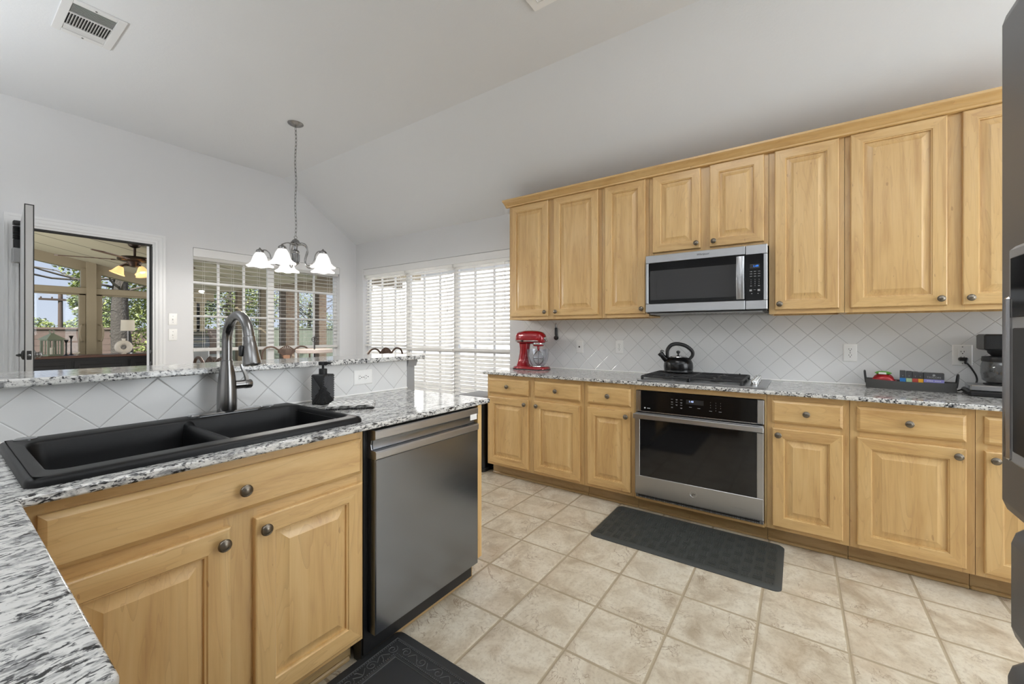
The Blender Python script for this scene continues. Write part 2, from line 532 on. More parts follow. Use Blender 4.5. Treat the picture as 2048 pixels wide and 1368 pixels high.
class MB:
    def __init__(self):
        self.v, self.f, self.mi = [], [], []
        self.M = I4.copy()
        self.slot = 0

    def add(self, verts, faces):
        o = len(self.v)
        self.v += [self.M @ Vector(p) for p in verts]
        for f in faces:
            self.f.append([o + i for i in f])
            self.mi.append(self.slot)
        return self

    def box(self, x0, x1, y0, y1, z0, z1, b=0.0):
        if x1 < x0: x0, x1 = x1, x0
        if y1 < y0: y0, y1 = y1, y0
        if z1 < z0: z0, z1 = z1, z0
        b = min(b, (x1 - x0) * .45, (y1 - y0) * .45, (z1 - z0) * .45)
        if b <= 0:
            vs = [(x, y, z) for x in (x0, x1) for y in (y0, y1) for z in (z0, z1)]
            return self.add(vs, [(0, 1, 3, 2), (4, 6, 7, 5), (0, 4, 5, 1), (2, 3, 7, 6), (0, 2, 6, 4), (1, 5, 7, 3)])
        vs, idx = [], {}
        for i in (0, 1):
            for j in (0, 1):
                for k in (0, 1):
                    X, Y, Z = (x0, x1)[i], (y0, y1)[j], (z0, z1)[k]
                    sx, sy, sz = (b, -b)[i], (b, -b)[j], (b, -b)[k]
                    for a, p in (('x', (X, Y + sy, Z + sz)), ('y', (X + sx, Y, Z + sz)), ('z', (X + sx, Y + sy, Z))):
                        idx[(i, j, k, a)] = len(vs)
                        vs.append(p)
        fs = []
        for i in (0, 1):
            fs.append([idx[(i, j, k, 'x')] for j, k in ((0, 0), (1, 0), (1, 1), (0, 1))])
            fs.append([idx[(j, i, k, 'y')] for j, k in ((0, 0), (1, 0), (1, 1), (0, 1))])
            fs.append([idx[(j, k, i, 'z')] for j, k in ((0, 0), (1, 0), (1, 1), (0, 1))])
        for i in (0, 1):
            for j in (0, 1):
                fs.append([idx[(i, j, 0, 'x')], idx[(i, j, 1, 'x')], idx[(i, j, 1, 'y')], idx[(i, j, 0, 'y')]])
                fs.append([idx[(i, 0, j, 'x')], idx[(i, 1, j, 'x')], idx[(i, 1, j, 'z')], idx[(i, 0, j, 'z')]])
                fs.append([idx[(0, i, j, 'y')], idx[(1, i, j, 'y')], idx[(1, i, j, 'z')], idx[(0, i, j, 'z')]])
        for i in (0, 1):
            for j in (0, 1):
                for k in (0, 1):
                    fs.append([idx[(i, j, k, a)] for a in 'xyz'])
        return self.add(vs, fs)

    def loops(self, rings, closed=True, cap0=True, cap1=True):
        n = len(rings[0])
        vs = [p for r in rings for p in r]
        fs = []
        for i in range(len(rings) - 1):
            for j in range(n if closed else n - 1):
                k = (j + 1) % n
                fs.append((i * n + j, i * n + k, (i + 1) * n + k, (i + 1) * n + j))
        if cap0: fs.append(tuple(range(n))[::-1])
        if cap1: fs.append(tuple((len(rings) - 1) * n + j for j in range(n)))
        return self.add(vs, fs)

    def tube(self, pts, r, n=10, closed=False, caps=True):
        P = [Vector(p) for p in pts]
        m = len(P)
        rad = r if isinstance(r, (list, tuple)) else [r] * m
        up = None
        rings = []
        for i in range(m):
            if closed:
                t = P[(i + 1) % m] - P[i - 1]
            else:
                t = P[min(i + 1, m - 1)] - P[max(i - 1, 0)]
            t.normalize()
            if up is None:
                up = Vector((0, 0, 1)) if abs(t.z) < 0.9 else Vector((1, 0, 0))
            s = t.cross(up).normalized()
            up = s.cross(t).normalized()
            rings.append([P[i] + (s * math.cos(2 * math.pi * k / n) + up * math.sin(2 * math.pi * k / n)) * rad[i] for k in range(n)])
        if closed:
            rings.append(rings[0])
            return self.loops(rings, True, False, False)
        return self.loops(rings, True, caps, caps)

    def lathe(self, prof, c=(0, 0, 0), n=24, axis='z', caps=True):
        rings = []
        for r, h in prof:
            ring = []
            for k in range(n):
                a = 2 * math.pi * k / n
                p = (r * math.cos(a), r * math.sin(a), h)
                if axis == 'x': p = (p[2], p[0], p[1])
                elif axis == '-x': p = (-p[2], p[0], p[1])
                elif axis == 'y': p = (p[0], p[2], p[1])
                elif axis == '-y': p = (p[0], -p[2], p[1])
                ring.append((p[0] + c[0], p[1] + c[1], p[2] + c[2]))
            rings.append(ring)
        return self.loops(rings, True, caps, caps)

    def prism(self, poly, axis, a, b):
        def mk(h):
            out = []
            for u, w in poly:
                out.append({'x': (h, u, w), 'y': (u, h, w), 'z': (u, w, h)}[axis])
            return out
        return self.loops([mk(a), mk(b)], True, True, True)

    def quad(self, a, b, c, d):
        return self.add([a, b, c, d], [(0, 1, 2, 3)])


def rrect(x0, x1, y0, y1, z, r, n=5):
    pts = []
    for cx, cy, a0 in ((x1 - r, y1 - r, 0), (x0 + r, y1 - r, 90), (x0 + r, y0 + r, 180), (x1 - r, y0 + r, 270)):
        for i in range(n + 1):
            a = R(a0 + 90 * i / n)
            pts.append((cx + r * math.cos(a), cy + r * math.sin(a), z))
    return pts


def bez(p, n=12):
    """smooth curve through points (Catmull-Rom)"""
    P = [Vector(q) for q in p]
    P = [2 * P[0] - P[1]] + P + [2 * P[-1] - P[-2]]
    out = []
    for i in range(1, len(P) - 2):
        for k in range(n):
            t = k / n
            a, b, c, d = P[i - 1], P[i], P[i + 1], P[i + 2]
            out.append(0.5 * ((2 * b) + (c - a) * t + (2 * a - 5 * b + 4 * c - d) * t * t + (3 * b - a - 3 * c + d) * t ** 3))
    out.append(P[-2])
    return out


WL = {}


def thing(name, label, cat, loc=(0, 0, 0), rz=0.0, group=None, kind=None):
    o = bpy.data.objects.new(name, None)
    o.empty_display_size = 0.05
    COL.objects.link(o)
    o.location = loc
    o.rotation_euler = (0, 0, rz)
    WL[o] = Vector(loc)
    tag(o, label, cat, group, kind)
    return o


def tag(o, label=None, cat=None, group=None, kind=None):
    if label: o['label'] = label
    if cat: o['category'] = cat
    if group: o['group'] = group
    if kind: o['kind'] = kind
    return o


def obj(name, mb, mats, parent=None, local=False, smooth=35, label=None, bevel=0.0, flip=False):
    """one mesh object; geometry is in world metres unless local"""
    off = WL[parent] if parent is not None else Vector((0, 0, 0))
    me = bpy.data.meshes.new(name)
    vs = mb.v if local else [p - off for p in mb.v]
    me.from_pydata([tuple(p) for p in vs], [], mb.f)
    if not isinstance(mats, (list, tuple)): mats = [mats]
    for m in mats: me.materials.append(m)
    for p, s in zip(me.polygons, mb.mi): p.material_index = min(s, len(mats) - 1)
    bm = bmesh.new()
    bm.from_mesh(me)
    bmesh.ops.remove_doubles(bm, verts=bm.verts, dist=1e-6)
    bmesh.ops.recalc_face_normals(bm, faces=bm.faces)
    bm.to_mesh(me)
    bm.free()
    if smooth:
        me.polygons.foreach_set('use_smooth', [True] * len(me.polygons))
        me.set_sharp_from_angle(angle=R(smooth))
    o = bpy.data.objects.new(name, me)
    COL.objects.link(o)
    if parent is not None:
        o.parent = parent
        WL[o] = off.copy()
    else:
        WL[o] = Vector((0, 0, 0))
    if bevel:
        b = o.modifiers.new('bevel', 'BEVEL')
        b.width = bevel
        b.segments = 3
        b.limit_method = 'ANGLE'
        b.angle_limit = R(40)
    if label: o['label'] = label
    return o


def slab(outer, holes, z0, z1):
    """flat plate with holes as a welded mesh"""
    bm = bmesh.new()
    edges = []
    for lp in [outer] + holes:
        vs = [bm.verts.new((x, y, z1)) for x, y in lp]
        for i in range(len(vs)):
            edges.append(bm.edges.new((vs[i], vs[(i + 1) % len(vs)])))
    bmesh.ops.triangle_fill(bm, use_beauty=True, use_dissolve=False, edges=edges)
    geom = bmesh.ops.extrude_face_region(bm, geom=bm.faces[:])
    bmesh.ops.translate(bm, verts=[g for g in geom['geom'] if isinstance(g, bmesh.types.BMVert)], vec=(0, 0, z0 - z1))
    bmesh.ops.dissolve_limit(bm, angle_limit=0.01, verts=bm.verts, edges=bm.edges)
    bm.verts.index_update()
    mb = MB()
    mb.add([v.co.copy() for v in bm.verts], [[v.index for v in f.verts] for f in bm.faces])
    bm.free()
    return mb


def text(name, s, size, mat, parent, Mx, align='CENTER', shear=0.0, depth=0.0004, bold=0.0, local=False):
    c = bpy.data.curves.new(name, 'FONT')
    c.body = s
    c.size = size
    c.align_x = align
    c.align_y = 'CENTER'
    c.shear = shear
    c.extrude = depth
    c.offset = bold
    tmp = bpy.data.objects.new(name + '_tmp', c)
    COL.objects.link(tmp)
    bpy.context.view_layer.update()
    dg = bpy.context.evaluated_depsgraph_get()
    me = bpy.data.meshes.new_from_object(tmp.evaluated_get(dg))
    bpy.data.objects.remove(tmp)
    mb = MB()
    mb.M = Mx
    mb.add([v.co.copy() for v in me.vertices], [list(p.vertices) for p in me.polygons])
    bpy.data.meshes.remove(me)
    return obj(name, mb, mat, parent, local=local, smooth=0)


def frameM(origin, u, v, n):
    m = Matrix.Identity(4)
    for i, c in enumerate((u, v, n)):
        for k in range(3): m[k][i] = c[k]
    for k in range(3): m[k][3] = origin[k]
    return m


def face_right(X, y, z):   # looking at a face that points to -X: u runs to -Y, v up, n to -X
    return frameM((X, y, z), (0, -1, 0), (0, 0, 1), (-1, 0, 0))


def face_pen(x, Y, z):     # face that points to -Y
    return frameM((x, Y, z), (1, 0, 0), (0, 0, 1), (0, -1, 0))


def raised_door(w, h, Mx, t=0.019, stile=0.056):
    mb = MB()
    mb.M = Mx

    def rect(i, n): return [(i, i, n), (w - i, i, n), (w - i, h - i, n), (i, h - i, n)]
    a, b = 0.005, stile
    mb.loops([rect(0, -t), rect(0, -0.005), rect(0.0015, -0.002), rect(a, 0)], True, True, False)
    mb.slot = 1
    mb.quad((a, a, 0), (w - a, a, 0), (w - b, b, 0), (b, b, 0))
    mb.quad((a, h - a, 0), (b, h - b, 0), (w - b, h - b, 0), (w - a, h - a, 0))
    mb.slot = 0
    mb.quad((a, a, 0), (b, b, 0), (b, h - b, 0), (a, h - a, 0))
    mb.quad((w - a, a, 0), (w - a, h - a, 0), (w - b, h - b, 0), (w - b, b, 0))
    mb.loops([rect(b, 0), rect(b + .003, -.004), rect(b + .007, -.005), rect(b + .008, -.0125), rect(b + .012, -.0125),
              rect(b + .042, -.0010), rect(b + .0435, -.0002)], True, False, True)
    return mb


def drawer_front(w, h, Mx, t=0.019):
    mb = MB()
    mb.M = Mx

    def rect(i, n): return [(i, i, n), (w - i, i, n), (w - i, h - i, n), (i, h - i, n)]
    mb.loops([rect(0, -t), rect(0, -0.008), rect(0.002, -0.006), rect(0.011, -0.0012), rect(0.013, 0), rect(0.014, 0)], True, True, True)
    return mb


def knob(parent, Mx):
    mb = MB()
    mb.M = Mx
    mb.lathe([(0.0075, 0), (0.006, 0.004), (0.0055, 0.011), (0.009, 0.014), (0.0165, 0.017), (0.0175, 0.020), (0.0168, 0.0225), (0.0140, 0.0240),
              (0.0132, 0.0232), (0.0118, 0.0236), (0.008, 0.0262), (0.003, 0.0275)], n=20)
    return obj('knob', mb, M['pewter'], parent, smooth=50)


# ------------------------------------------------------------------ key planes (metres; camera at x=y=0)
XC, XD, XF, XT = 2.804, 2.824, 2.843, 2.925      # worktop edge, base door face, face frame, toe board
XW, XUD, XUF = 3.449, 3.114, 3.133               # kitchen wall, wall-cabinet door face, its face frame
YB = 5.056                                       # nook back wall
YPC, YPD, YPF, YH = 1.295, 1.319, 1.338, 1.951   # peninsula worktop edge, door face, frame, tiled face of half wall
ZC, ZCB = 0.914, 0.890
ZLOW, ZFLAT, XR = 2.475, 3.102, 2.477            # vault: wall height, flat ceiling, crease
WX, SY = -3.8, -3.6                              # unseen west and south walls
FY0, FY1 = 5.18, 9.2


def struct(name, mb, mats, parent=None, **kw):
    o = obj(name, mb, mats, parent, **kw)
    if parent is None: o['kind'] = 'structure'
    return o


# ------------------------------------------------------------------ room shell
struct('floor', MB().box(WX, XW + .12, SY, YB + .12, -.1, 0), M['floor'])


def wall_with_holes(axis, at, th, s0, s1, z0, top, holes):
    """wall as boxes around rectangular holes; top is a list of (s,z) outline points"""
    cuts = sorted(set([s0, s1] + [h for q in holes for h in q[:2]] + [p[0] for p in top if s0 < p[0] < s1]))

    def ztop(s):
        for (a, za), (b, zb) in zip(top, top[1:]):
            if a - 1e-9 <= s <= b + 1e-9: return za + (zb - za) * ((s - a) / (b - a) if b > a else 0)
        return top[-1][1]
    mb = MB()
    for a, b in zip(cuts, cuts[1:]):
        m = (a + b) / 2
        spans, lo = [], z0
        for h in sorted([h for h in holes if h[0] - 1e-6 <= m <= h[1] + 1e-6], key=lambda q: q[2]):
            if h[2] > lo: spans.append((lo, h[2], None))
            lo = h[3]
        spans.append((lo, None, True))
        for l, u, t in spans:
            poly = [(a, l), (b, l), (b, ztop(b) if t else u), (a, ztop(a) if t else u)]
            mb.prism(poly, 'y' if axis == 'y' else 'x', at, at + th)
    return mb


D0, D1, DZ = 0.43, 1.27, 2.112                   # doorway
A0, A1, AZ0, AZ1 = 1.571, 3.203, 0.32, 2.123     # nook window in the back wall
B0, B1, BZ0, BZ1 = 2.434, 4.897, 0.30, 2.117     # nook window in the kitchen wall
topN = [(WX, ZFLAT + .05), (XR, ZFLAT + .05), (XW + .12, ZLOW - .03)]
struct('wall_north', wall_with_holes('y', YB, .12, WX, XW + .12, 0, topN, [(D0, D1, 0, DZ), (A0, A1, AZ0, AZ1)]), M['wall'], smooth=0)
struct('wall_east', wall_with_holes('x', XW, .12, SY, YB, 0, [(SY, ZLOW + .02), (YB, ZLOW + .02)], [(B0, B1, BZ0, BZ1)]), M['wall'], smooth=0)
struct('wall_west', MB().box(WX - .12, WX, SY, YB + .12, 0, ZFLAT), M['wall'])
struct('wall_south', MB().box(WX, XW + .12, SY - .12, SY, 0, ZFLAT), M['wall'])
sl = (ZFLAT - ZLOW) / (XW - XR)
mb = MB()
mb.prism([(WX - .12, ZFLAT), (XR, ZFLAT), (XW + .12, ZLOW - .12 * sl), (XW + .12, ZLOW - .12 * sl + .15), (XR, ZFLAT + .15), (WX - .12, ZFLAT + .15)], 'y', SY - .12, YB + .12)
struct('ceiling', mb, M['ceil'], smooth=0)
mb = MB().box(WX, D0 - .065, YB - .014, YB, 0, .10, .004).box(D1 + .08, XW, YB - .014, YB, 0, .10, .004)
struct('baseboard_north', mb, M['trim'])
struct('baseboard_east', MB().box(XW - .014, XW, 2.27, YB - .014, 0, .10, .004), M['trim'])

# half wall that carries the raised bar
mb = MB().box(-.62, 1.742, YH + .008, YH + .128, 0, 1.085)
struct('wall_peninsula', mb, M['grey_paint'])
struct('trim_1', MB().box(-.62, 1.680, YH, YH + .008, ZC, 1.085), M['tile_half'], label='diagonal white tile on the half wall behind the sink')
mb = MB().box(1.682, 1.744, YH + .001, YH + .13, ZC - .03, 1.05, .003)
mb.prism([(YH - .002, 1.045), (YH + .13, 1.045), (YH + .13, 1.086), (YH - .016, 1.086), (YH - .012, 1.07)], 'x', 1.682, 1.752)
mb.box(1.746, 1.758, YH - .012, YH + .13, 1.066, 1.086, .003)
struct('trim_2', mb, M['grey_paint'])
struct('trim_3', MB().box(XW - .008, XW, -1.30, 2.25, ZC - .02, 1.40), M['tile_right'])
struct('trim_4', MB().tube([(-.6, YH - .001, ZC + .003), (1.68, YH - .001, ZC + .003)], .006, 6).tube([(XW - .009, -1.28, ZC + .003), (XW - .009, 2.25, ZC + .003)], .006, 6), M['plate'])


# ------------------------------------------------------------------ doorway and open door
dr = thing('door_1', 'open white back door with its casing and jamb, left of the nook window', 'door', (0.85, YB, 0), kind='structure')


def casing(mb, x0, x1, z1, yface, w=.075, s=-1):
    prof = [(0, .006), (.012, .012), (.022, .012), (.03, .016), (.055, .018), (.066, .022), (w, .022)]
    # profile as stacked strips around the opening
    for (a, ta), (b, tb) in zip(prof, prof[1:]):
        t = tb
        mb.box(x0 - b, x0 - a, yface - t, yface, 0, z1 + b)
        mb.box(x1 + a, x1 + b, yface - t, yface, 0, z1 + b)
        mb.box(x0 - a, x1 + a, yface - t, yface, z1 + a, z1 + b)


mb = MB()
casing(mb, D0, D1, DZ, YB)
obj('casing', mb, M['trim'], dr, smooth=0)
mb = MB().box(D0, D0 + .018, YB - .002, YB + .13, 0, DZ).box(D1 - .018, D1, YB - .002, YB + .13, 0, DZ).box(D0 + .018, D1 - .018, YB - .002, YB + .13, DZ - .018, DZ)
mb.box(D0 + .018, D0 + .03, YB + .05, YB + .13, 0, DZ - .018).box(D1 - .03, D1 - .018, YB + .05, YB + .13, 0, DZ - .018)
obj('jamb', mb, M['trim'], dr)
mb = MB().box(D1 - .031, D1 - .018, YB + .030, YB + .052, 0, DZ - .018).box(D0 + .018, D1 - .018, YB + .030, YB + .052, DZ - .034, DZ - .018)
mb.box(D1 - .024, D1 - .0185, YB + .004, YB + .029, 0, DZ - .036).box(D0 + .019, D1 - .0185, YB + .004, YB + .029, DZ - .030, DZ - .0185)
obj('weatherstrip', mb, M['weather'], dr)
obj('threshold', MB().box(D0, D1, YB - .03, YB + .14, 0, .025, .006), M['nickel'], dr)
for z in (1.07, .96):
    mb = MB().lathe([(.0, 0), (.022, 0), (.022, .006), (.012, .012), (.0, .014)], (D1 - .02, YB + .018, z), 14, '-x')
    obj('strike_plate', mb, M['weather'], dr)
slab_x0, slab_x1, sy0, sy1 = .384, .424, 4.20, 5.045
HNG = Matrix.Translation((.455, 5.045, 0)) @ Matrix.Rotation(R(-3.5), 4, 'Z') @ Matrix.Translation((-.404, -5.045, 0))


def DMB():
    m = MB()
    m.M = HNG
    return m


sd = obj('door_slab', DMB().box(slab_x0, slab_x1, sy0, sy1, .012, 2.105, .002), [M['door']], dr)
obj('edge_strip', DMB().box(slab_x0 + .004, slab_x1 - .004, sy0 - .002, sy0 + .001, .02, 2.098), M['door_edge'], sd)
mb = DMB().box(slab_x0 - .002, slab_x0 + .003, sy0 - .0025, sy0 + .002, .02, 2.104)
mb.box(slab_x1 - .003, slab_x1 + .002, sy0 - .0025, sy0 + .002, .02, 2.104)
mb.box(slab_x0 - .002, slab_x1 + .002, sy0 - .0025, sy0 + .002, 2.1, 2.106)
obj('edge_seal', mb, M['weather'], sd)
for z, r in ((1.10, .027), (.955, .027)):
    mb = DMB()
    mb.box(slab_x0 + .009, slab_x1 - .009, sy0 - .004, sy0, z - .03, z + .03, .002)
    p = obj('latch_plate', mb, M['weather'], sd)
    obj('latch_bolt', DMB().lathe([(.008, 0), (.008, .003), (.001, .004)], ((slab_x0 + slab_x1) / 2, sy0 - .004, z), 12, '-y'), M['nickel'], sd)
    mb = DMB().lathe([(.032, 0), (.032, .006), (.026, .010), (.018, .014), (.018, .022), (.022, .026), (.022, .034), (.012, .040), (.001, .041)], (slab_x1, sy0 + .07, z), 18, 'x')
    obj('lock_rosette', mb, M['nickel'] if z > 1 else M['weather'], sd)
    mb = DMB().lathe([(.032, 0), (.032, .006), (.022, .012), (.010, .014), (.010, .026)], (slab_x0, sy0 + .07, z), 18, '-x')
    mb.box(slab_x0 - .036, slab_x0 - .024, sy0 + .02, sy0 + .09, z - .006, z + .006, .004)
    obj('thumb_turn', mb, M['weather'], sd)

# roll-up screen housing fixed by the hinge side of the door
def SMB():
    m = MB()
    m.M = Matrix.Translation((.058, 0, .06))
    return m


cl = thing('door_closer', 'ribbed black and grey spring closer hanging beside the open back door', 'door closer', (.355, 5.0, 1.75))
mb = SMB().box(.335, .385, 4.925, 4.985, 2.02, 2.055, .006)
for k in range(9):
    z = 2.012 - k * .011
    mb.lathe([(.021, 0), (.025, .0035), (.025, .006), (.021, .0095)], (.358, 4.955, z - .0095), 16)
mb.box(.337, .380, 4.93, 4.98, 1.84, 1.915, .006)
obj('bellows', mb, M['black'], cl)
obj('housing', SMB().box(.330, .388, 4.925, 4.985, 1.73, 1.845, .008), M['grey_paint'], cl)
obj('rod', SMB().tube([(.372, 4.965, 1.74), (.374, 4.968, 1.66), (.378, 4.97, 1.10)], .006, 8), M['weather'], cl)


# ------------------------------------------------------------------ wall plates
def outlet(label, Mx, w=.070, h=.115, kind='duplex', horizontal=False, group=None, name='outlet'):
    o = thing(name, label, 'outlet' if kind in ('duplex', 'gfci') else ('light switch' if kind == 'switch' else 'wall plate'), Mx.translation, group=group)

    def rect(i, n): return [(-w / 2 + i, -h / 2 + i, n), (w / 2 - i, -h / 2 + i, n), (w / 2 - i, h / 2 - i, n), (-w / 2 + i, h / 2 - i, n)]
    mb = MB(); mb.M = Mx
    mb.loops([rect(0, 0), rect(0, .002), rect(.004, .0055), rect(.006, .006)])
    obj('plate', mb, M['plate'], o)
    rot = Matrix.Rotation(R(90), 4, 'Z') if horizontal else I4
    if kind in ('duplex', 'gfci'):
        for s in (-1, 1):
            mb = MB(); mb.M = Mx @ rot
            c = .0195 * s if kind == 'duplex' else .016 * s
            ring = []
            for k in range(20):
                a = 2 * math.pi * k / 20
                ring.append((.0168 * math.cos(a), max(-.013, min(.013, .0168 * math.sin(a))) + c))
            if kind == 'gfci':
                ring = [(-.0165, c - .016), (.0165, c - .016), (.0165, c + .016), (-.0165, c + .016)]
            mb.loops([[(x, y, .006) for x, y in ring], [(x, y, .0085) for x, y in ring]], True, False, True)
            sk = obj('socket', mb, M['plate'], o)
            mb = MB(); mb.M = Mx @ rot
            mb.box(-.0075, -.0052, c + .001, c + .009, .0080, .0088).box(.0052, .0075, c + .001, c + .009, .0080, .0088)
            mb.lathe([(.0028, .0080), (.0028, .0088)], (0, c - .0065, 0), 10)
            obj('slots', mb, M['slot'], sk)
        mb = MB(); mb.M = Mx
        if kind == 'duplex':
            mb.lathe([(.003, .006), (.0028, .0075), (.001, .0078)], (0, 0, 0), 10)
        else:
            for s in (-1, 1):
                mb = MB(); mb.M = Mx
                mb.lathe([(.003, .006), (.0028, .0075), (.001, .0078)], (0, s * .048, 0), 10)
                if s < 0: obj('screw', mb, M['nickel'], o)
        obj('screw', mb, M['nickel'], o)
    elif kind == 'jack':
        mb = MB(); mb.M = Mx
        mb.lathe([(.0075, .006), (.0075, .008), (.0045, .010), (.0045, .014), (.001, .014)], n=14)
        obj('jack', mb, M['slot'], o)
    else:
        mb = MB(); mb.M = Mx
        mb.box(-.006, .006, -.012, .012, .005, .0075, .001)
        mb.loops([[(-.004, -.004, .007), (.004, -.004, .007), (.004, .005, .007), (-.004, .005, .007)],
                  [(-.0035, -.010, .018), (.0035, -.010, .018), (.0035, -.004, .020), (-.0035, -.004, .020)]])
        obj('toggle', mb, M['plate'], o)
        for s in (-1, 1):
            mb = MB(); mb.M = Mx
            mb.lathe([(.003, .006), (.0025, .0075), (.001, .0078)], (0, s * .030, 0), 10)
            obj('screw', mb, M['nickel'], o)
    return o


XTile = XW - .008
outlet('plain white cable plate with one dark jack, right of the red mixer', face_right(XTile, 1.645, 1.122), kind='jack', name='wall_plate')
outlet('white duplex outlet on the backsplash left of the kettle', face_right(XTile, 1.268, 1.127))
outlet('white duplex outlet on the backsplash between the cooktop and the tray', face_right(XTile, -.2745, 1.120))
outlet('wide white outlet plate with the black plug in it, near the coffee maker', face_right(XTile, -.777, 1.120), w=.082, h=.120, kind='gfci')
outlet('sideways white outlet on the half wall behind the soap dispenser', face_pen(1.374, YH, 1.008), w=.115, h=.080, horizontal=True)
fb = lambda x, z: face_pen(x, YB, z)
outlet('upper of two white switch plates right of the back door', fb(1.406, 1.384), kind='switch', name='light_switch')
outlet('lower of two white switch plates right of the back door', fb(1.406, 1.231), kind='switch', name='light_switch')

# ------------------------------------------------------------------ nook windows


def window(name, label, axis, plane, s0, s1, z0, z1, mulls, cols, zrail, zrows, depth=.085):
    """frame set back in the wall; s runs along the wall"""
    o = thing(name, label, 'window', ((s0 + s1) / 2, plane, z0) if axis == 'y' else (plane, (s0 + s1) / 2, z0), kind='structure')

    def bx(mb, a, b, d0, d1, l, u, bev=0.0):
        if axis == 'y': mb.box(a, b, plane + d0, plane + d1, l, u, bev)
        else: mb.box(plane + d0, plane + d1, a, b, l, u, bev)
    mb = MB()
    f = .03
    bx(mb, s0, s0 + f, depth, .12, z0, z1); bx(mb, s1 - f, s1, depth, .12, z0, z1)
    bx(mb, s0 + f, s1 - f, depth + .001, .119, z0, z0 + f); bx(mb, s0 + f, s1 - f, depth + .001, .119, z1 - f, z1)
    for m in mulls: bx(mb, m - .036, m + .036, depth - .001, .118, z0 + f, z1 - f)
    bx(mb, s0 + f, s1 - f, depth - .003, .117, zrail - .018, zrail + .018)
    obj('frame', mb, M['trim'], o)
    mb = MB()
    for c in cols: bx(mb, c - .011, c + .011, depth + .010, depth + .029, z0 + f, z1 - f)
    for z in zrows: bx(mb, s0 + f, s1 - f, depth + .012, depth + .028, z - .011, z + .011)
    obj('muntins', mb, M['trim'], o)
    mb = MB()
    bx(mb, s0 + f, s1 - f, depth + .018, depth + .022, z0 + f, z1 - f)
    obj('glass', mb, M['glass'], o)
    mb = MB()
    bx(mb, s0 - .03, s1 + .03, -.035, depth, z0 - .03, z0, .006)
    obj('sill', mb, M['trim'], o)
    return o


k = (YB + .095) / YB
window('window_1', 'white grid window in the nook back wall', 'y', YB, A0, A1, AZ0, AZ1, [2.318 * k],
       [1.795 * k, 2.04 * k, 2.62 * k, 2.845 * k], 1.073, [1.248 + (z - 1.248) * k for z in (1.768, 1.421)])
window('window_2', 'wide blind-covered window in the nook side wall', 'x', XW, B0, B1, BZ0, BZ1, [4.076, 3.255],
       [4.35, 4.62, 3.53, 3.80, 2.71, 2.98], 1.04, [])


def blind(label, axis, plane, s0, s1, ztop, zbot, tilt, pitch=.0425, wand=False, group=None, sag=0.0, headrail=True):
    o = thing('window_blind', label, 'blind', ((s0 + s1) / 2, plane, zbot) if axis == 'y' else (plane, (s0 + s1) / 2, zbot), group=group)
    rnd = random.Random(int(s0 * 1000) + int(ztop * 100))

    def P(s, d, z): return (s, plane + d, z) if axis == 'y' else (plane + d, s, z)
    mb = MB()
    n = int((ztop - zbot - .05) / pitch)
    for i in range(n):
        z = ztop - .045 - i * pitch
        a = R(tilt + rnd.uniform(-1.5, 1.5))
        hw, t = .0245, .0008
        ca, sa = math.cos(a), math.sin(a)
        rings = []
        m = 7
        for q in range(m):
            u = q / (m - 1)
            s = s0 + .004 + (s1 - s0 - .008) * u
            dz = -sag * math.sin(math.pi * u) + rnd.uniform(-.0004, .0004)
            # inner (room) edge is the -d side: it drops when tilt > 0
            pts = [(-hw, -t), (0, t * .6), (hw, -t), (hw, t), (0, t * 2.6), (-hw, t)]
            rings.append([P(s, d * ca - h * sa, z + d * sa + h * ca + dz) for d, h in pts])
        mb.loops(rings)
    obj('slats', mb, M['blind'], o, smooth=20)
    mb = MB()
    lo = zbot
    def bx(mb, a, b, d0, d1, l, u, bev=0.0):
        if axis == 'y': mb.box(a, b, plane + d0, plane + d1, l, u, bev)
        else: mb.box(plane + d0, plane + d1, a, b, l, u, bev)
    bx(mb, s0 + .003, s1 - .003, -.026, .026, lo, lo + .030, .005)
    obj('bottom_rail', mb, M['blind'], o)
    if headrail:
        mb = MB()
        bx(mb, s0 + .002, s1 - .002, -.028, .028, ztop - .03, ztop + .012, .002)
        obj('head_rail', mb, M['blind'], o)
    mb = MB()
    for fr in (.14, .5, .86):
        s = s0 + (s1 - s0) * fr
        for d in (-.027, .027):
            mb.tube([P(s, d, ztop), P(s, d, lo + .015)], .0011, 4)
    obj('ladder_cords', mb, M['blind'], o)
    if wand:
        s = s0 + .07
        mb = MB().tube([P(s, -.035, ztop - .02), P(s, -.036, ztop - .50)], .0028, 6)
        mb.lathe([(.001, 0), (.006, .006), (.005, .03), (.001, .04)], P(s, -.036, ztop - .54), 8)
        obj('tilt_wand', mb, M['blind'], o)
        s = s1 - .06
        mb = MB().tube([P(s, -.034, ztop - .02), P(s, -.035, ztop - .70)], .0014, 5)
        mb.lathe([(.001, 0), (.007, .004), (.005, .028), (.001, .034)], P(s, -.035, ztop - .73), 8)
        obj('pull_cord', mb, M['blind'], o)
    return o


yb = YB + .054
blind('raised-slat white blind in the left half of the nook back window', 'y', yb, A0 + .006, 2.316, 2.035, 1.058, 0, pitch=.047, group='blinds on the back window')
blind('raised-slat white blind in the half of the back window beside the room corner', 'y', yb, 2.322, A1 - .006, 2.035, 1.058, 0, pitch=.047, group='blinds on the back window')
xb = XW + .054
names3 = ['nearest the room corner', 'in the middle', 'nearest the maple cabinets']
for i, (s0, s1) in enumerate(((4.080, B1 - .006), (3.259, 4.072), (B0 + .006, 3.251))):
    blind('upper white slatted blind ' + names3[i] + ' on the bright side window', 'x', xb, s0, s1, 2.03, (1.07, 1.035, 1.045)[i], 35, wand=True,
          group='upper blinds on the side window', sag=(.004, .012, .003)[i])
    blind('lower white slatted blind ' + names3[i] + ' on the bright side window', 'x', xb, s0, s1, 1.03, .345, 38,
          group='lower blinds on the side window', sag=.003, headrail=False)


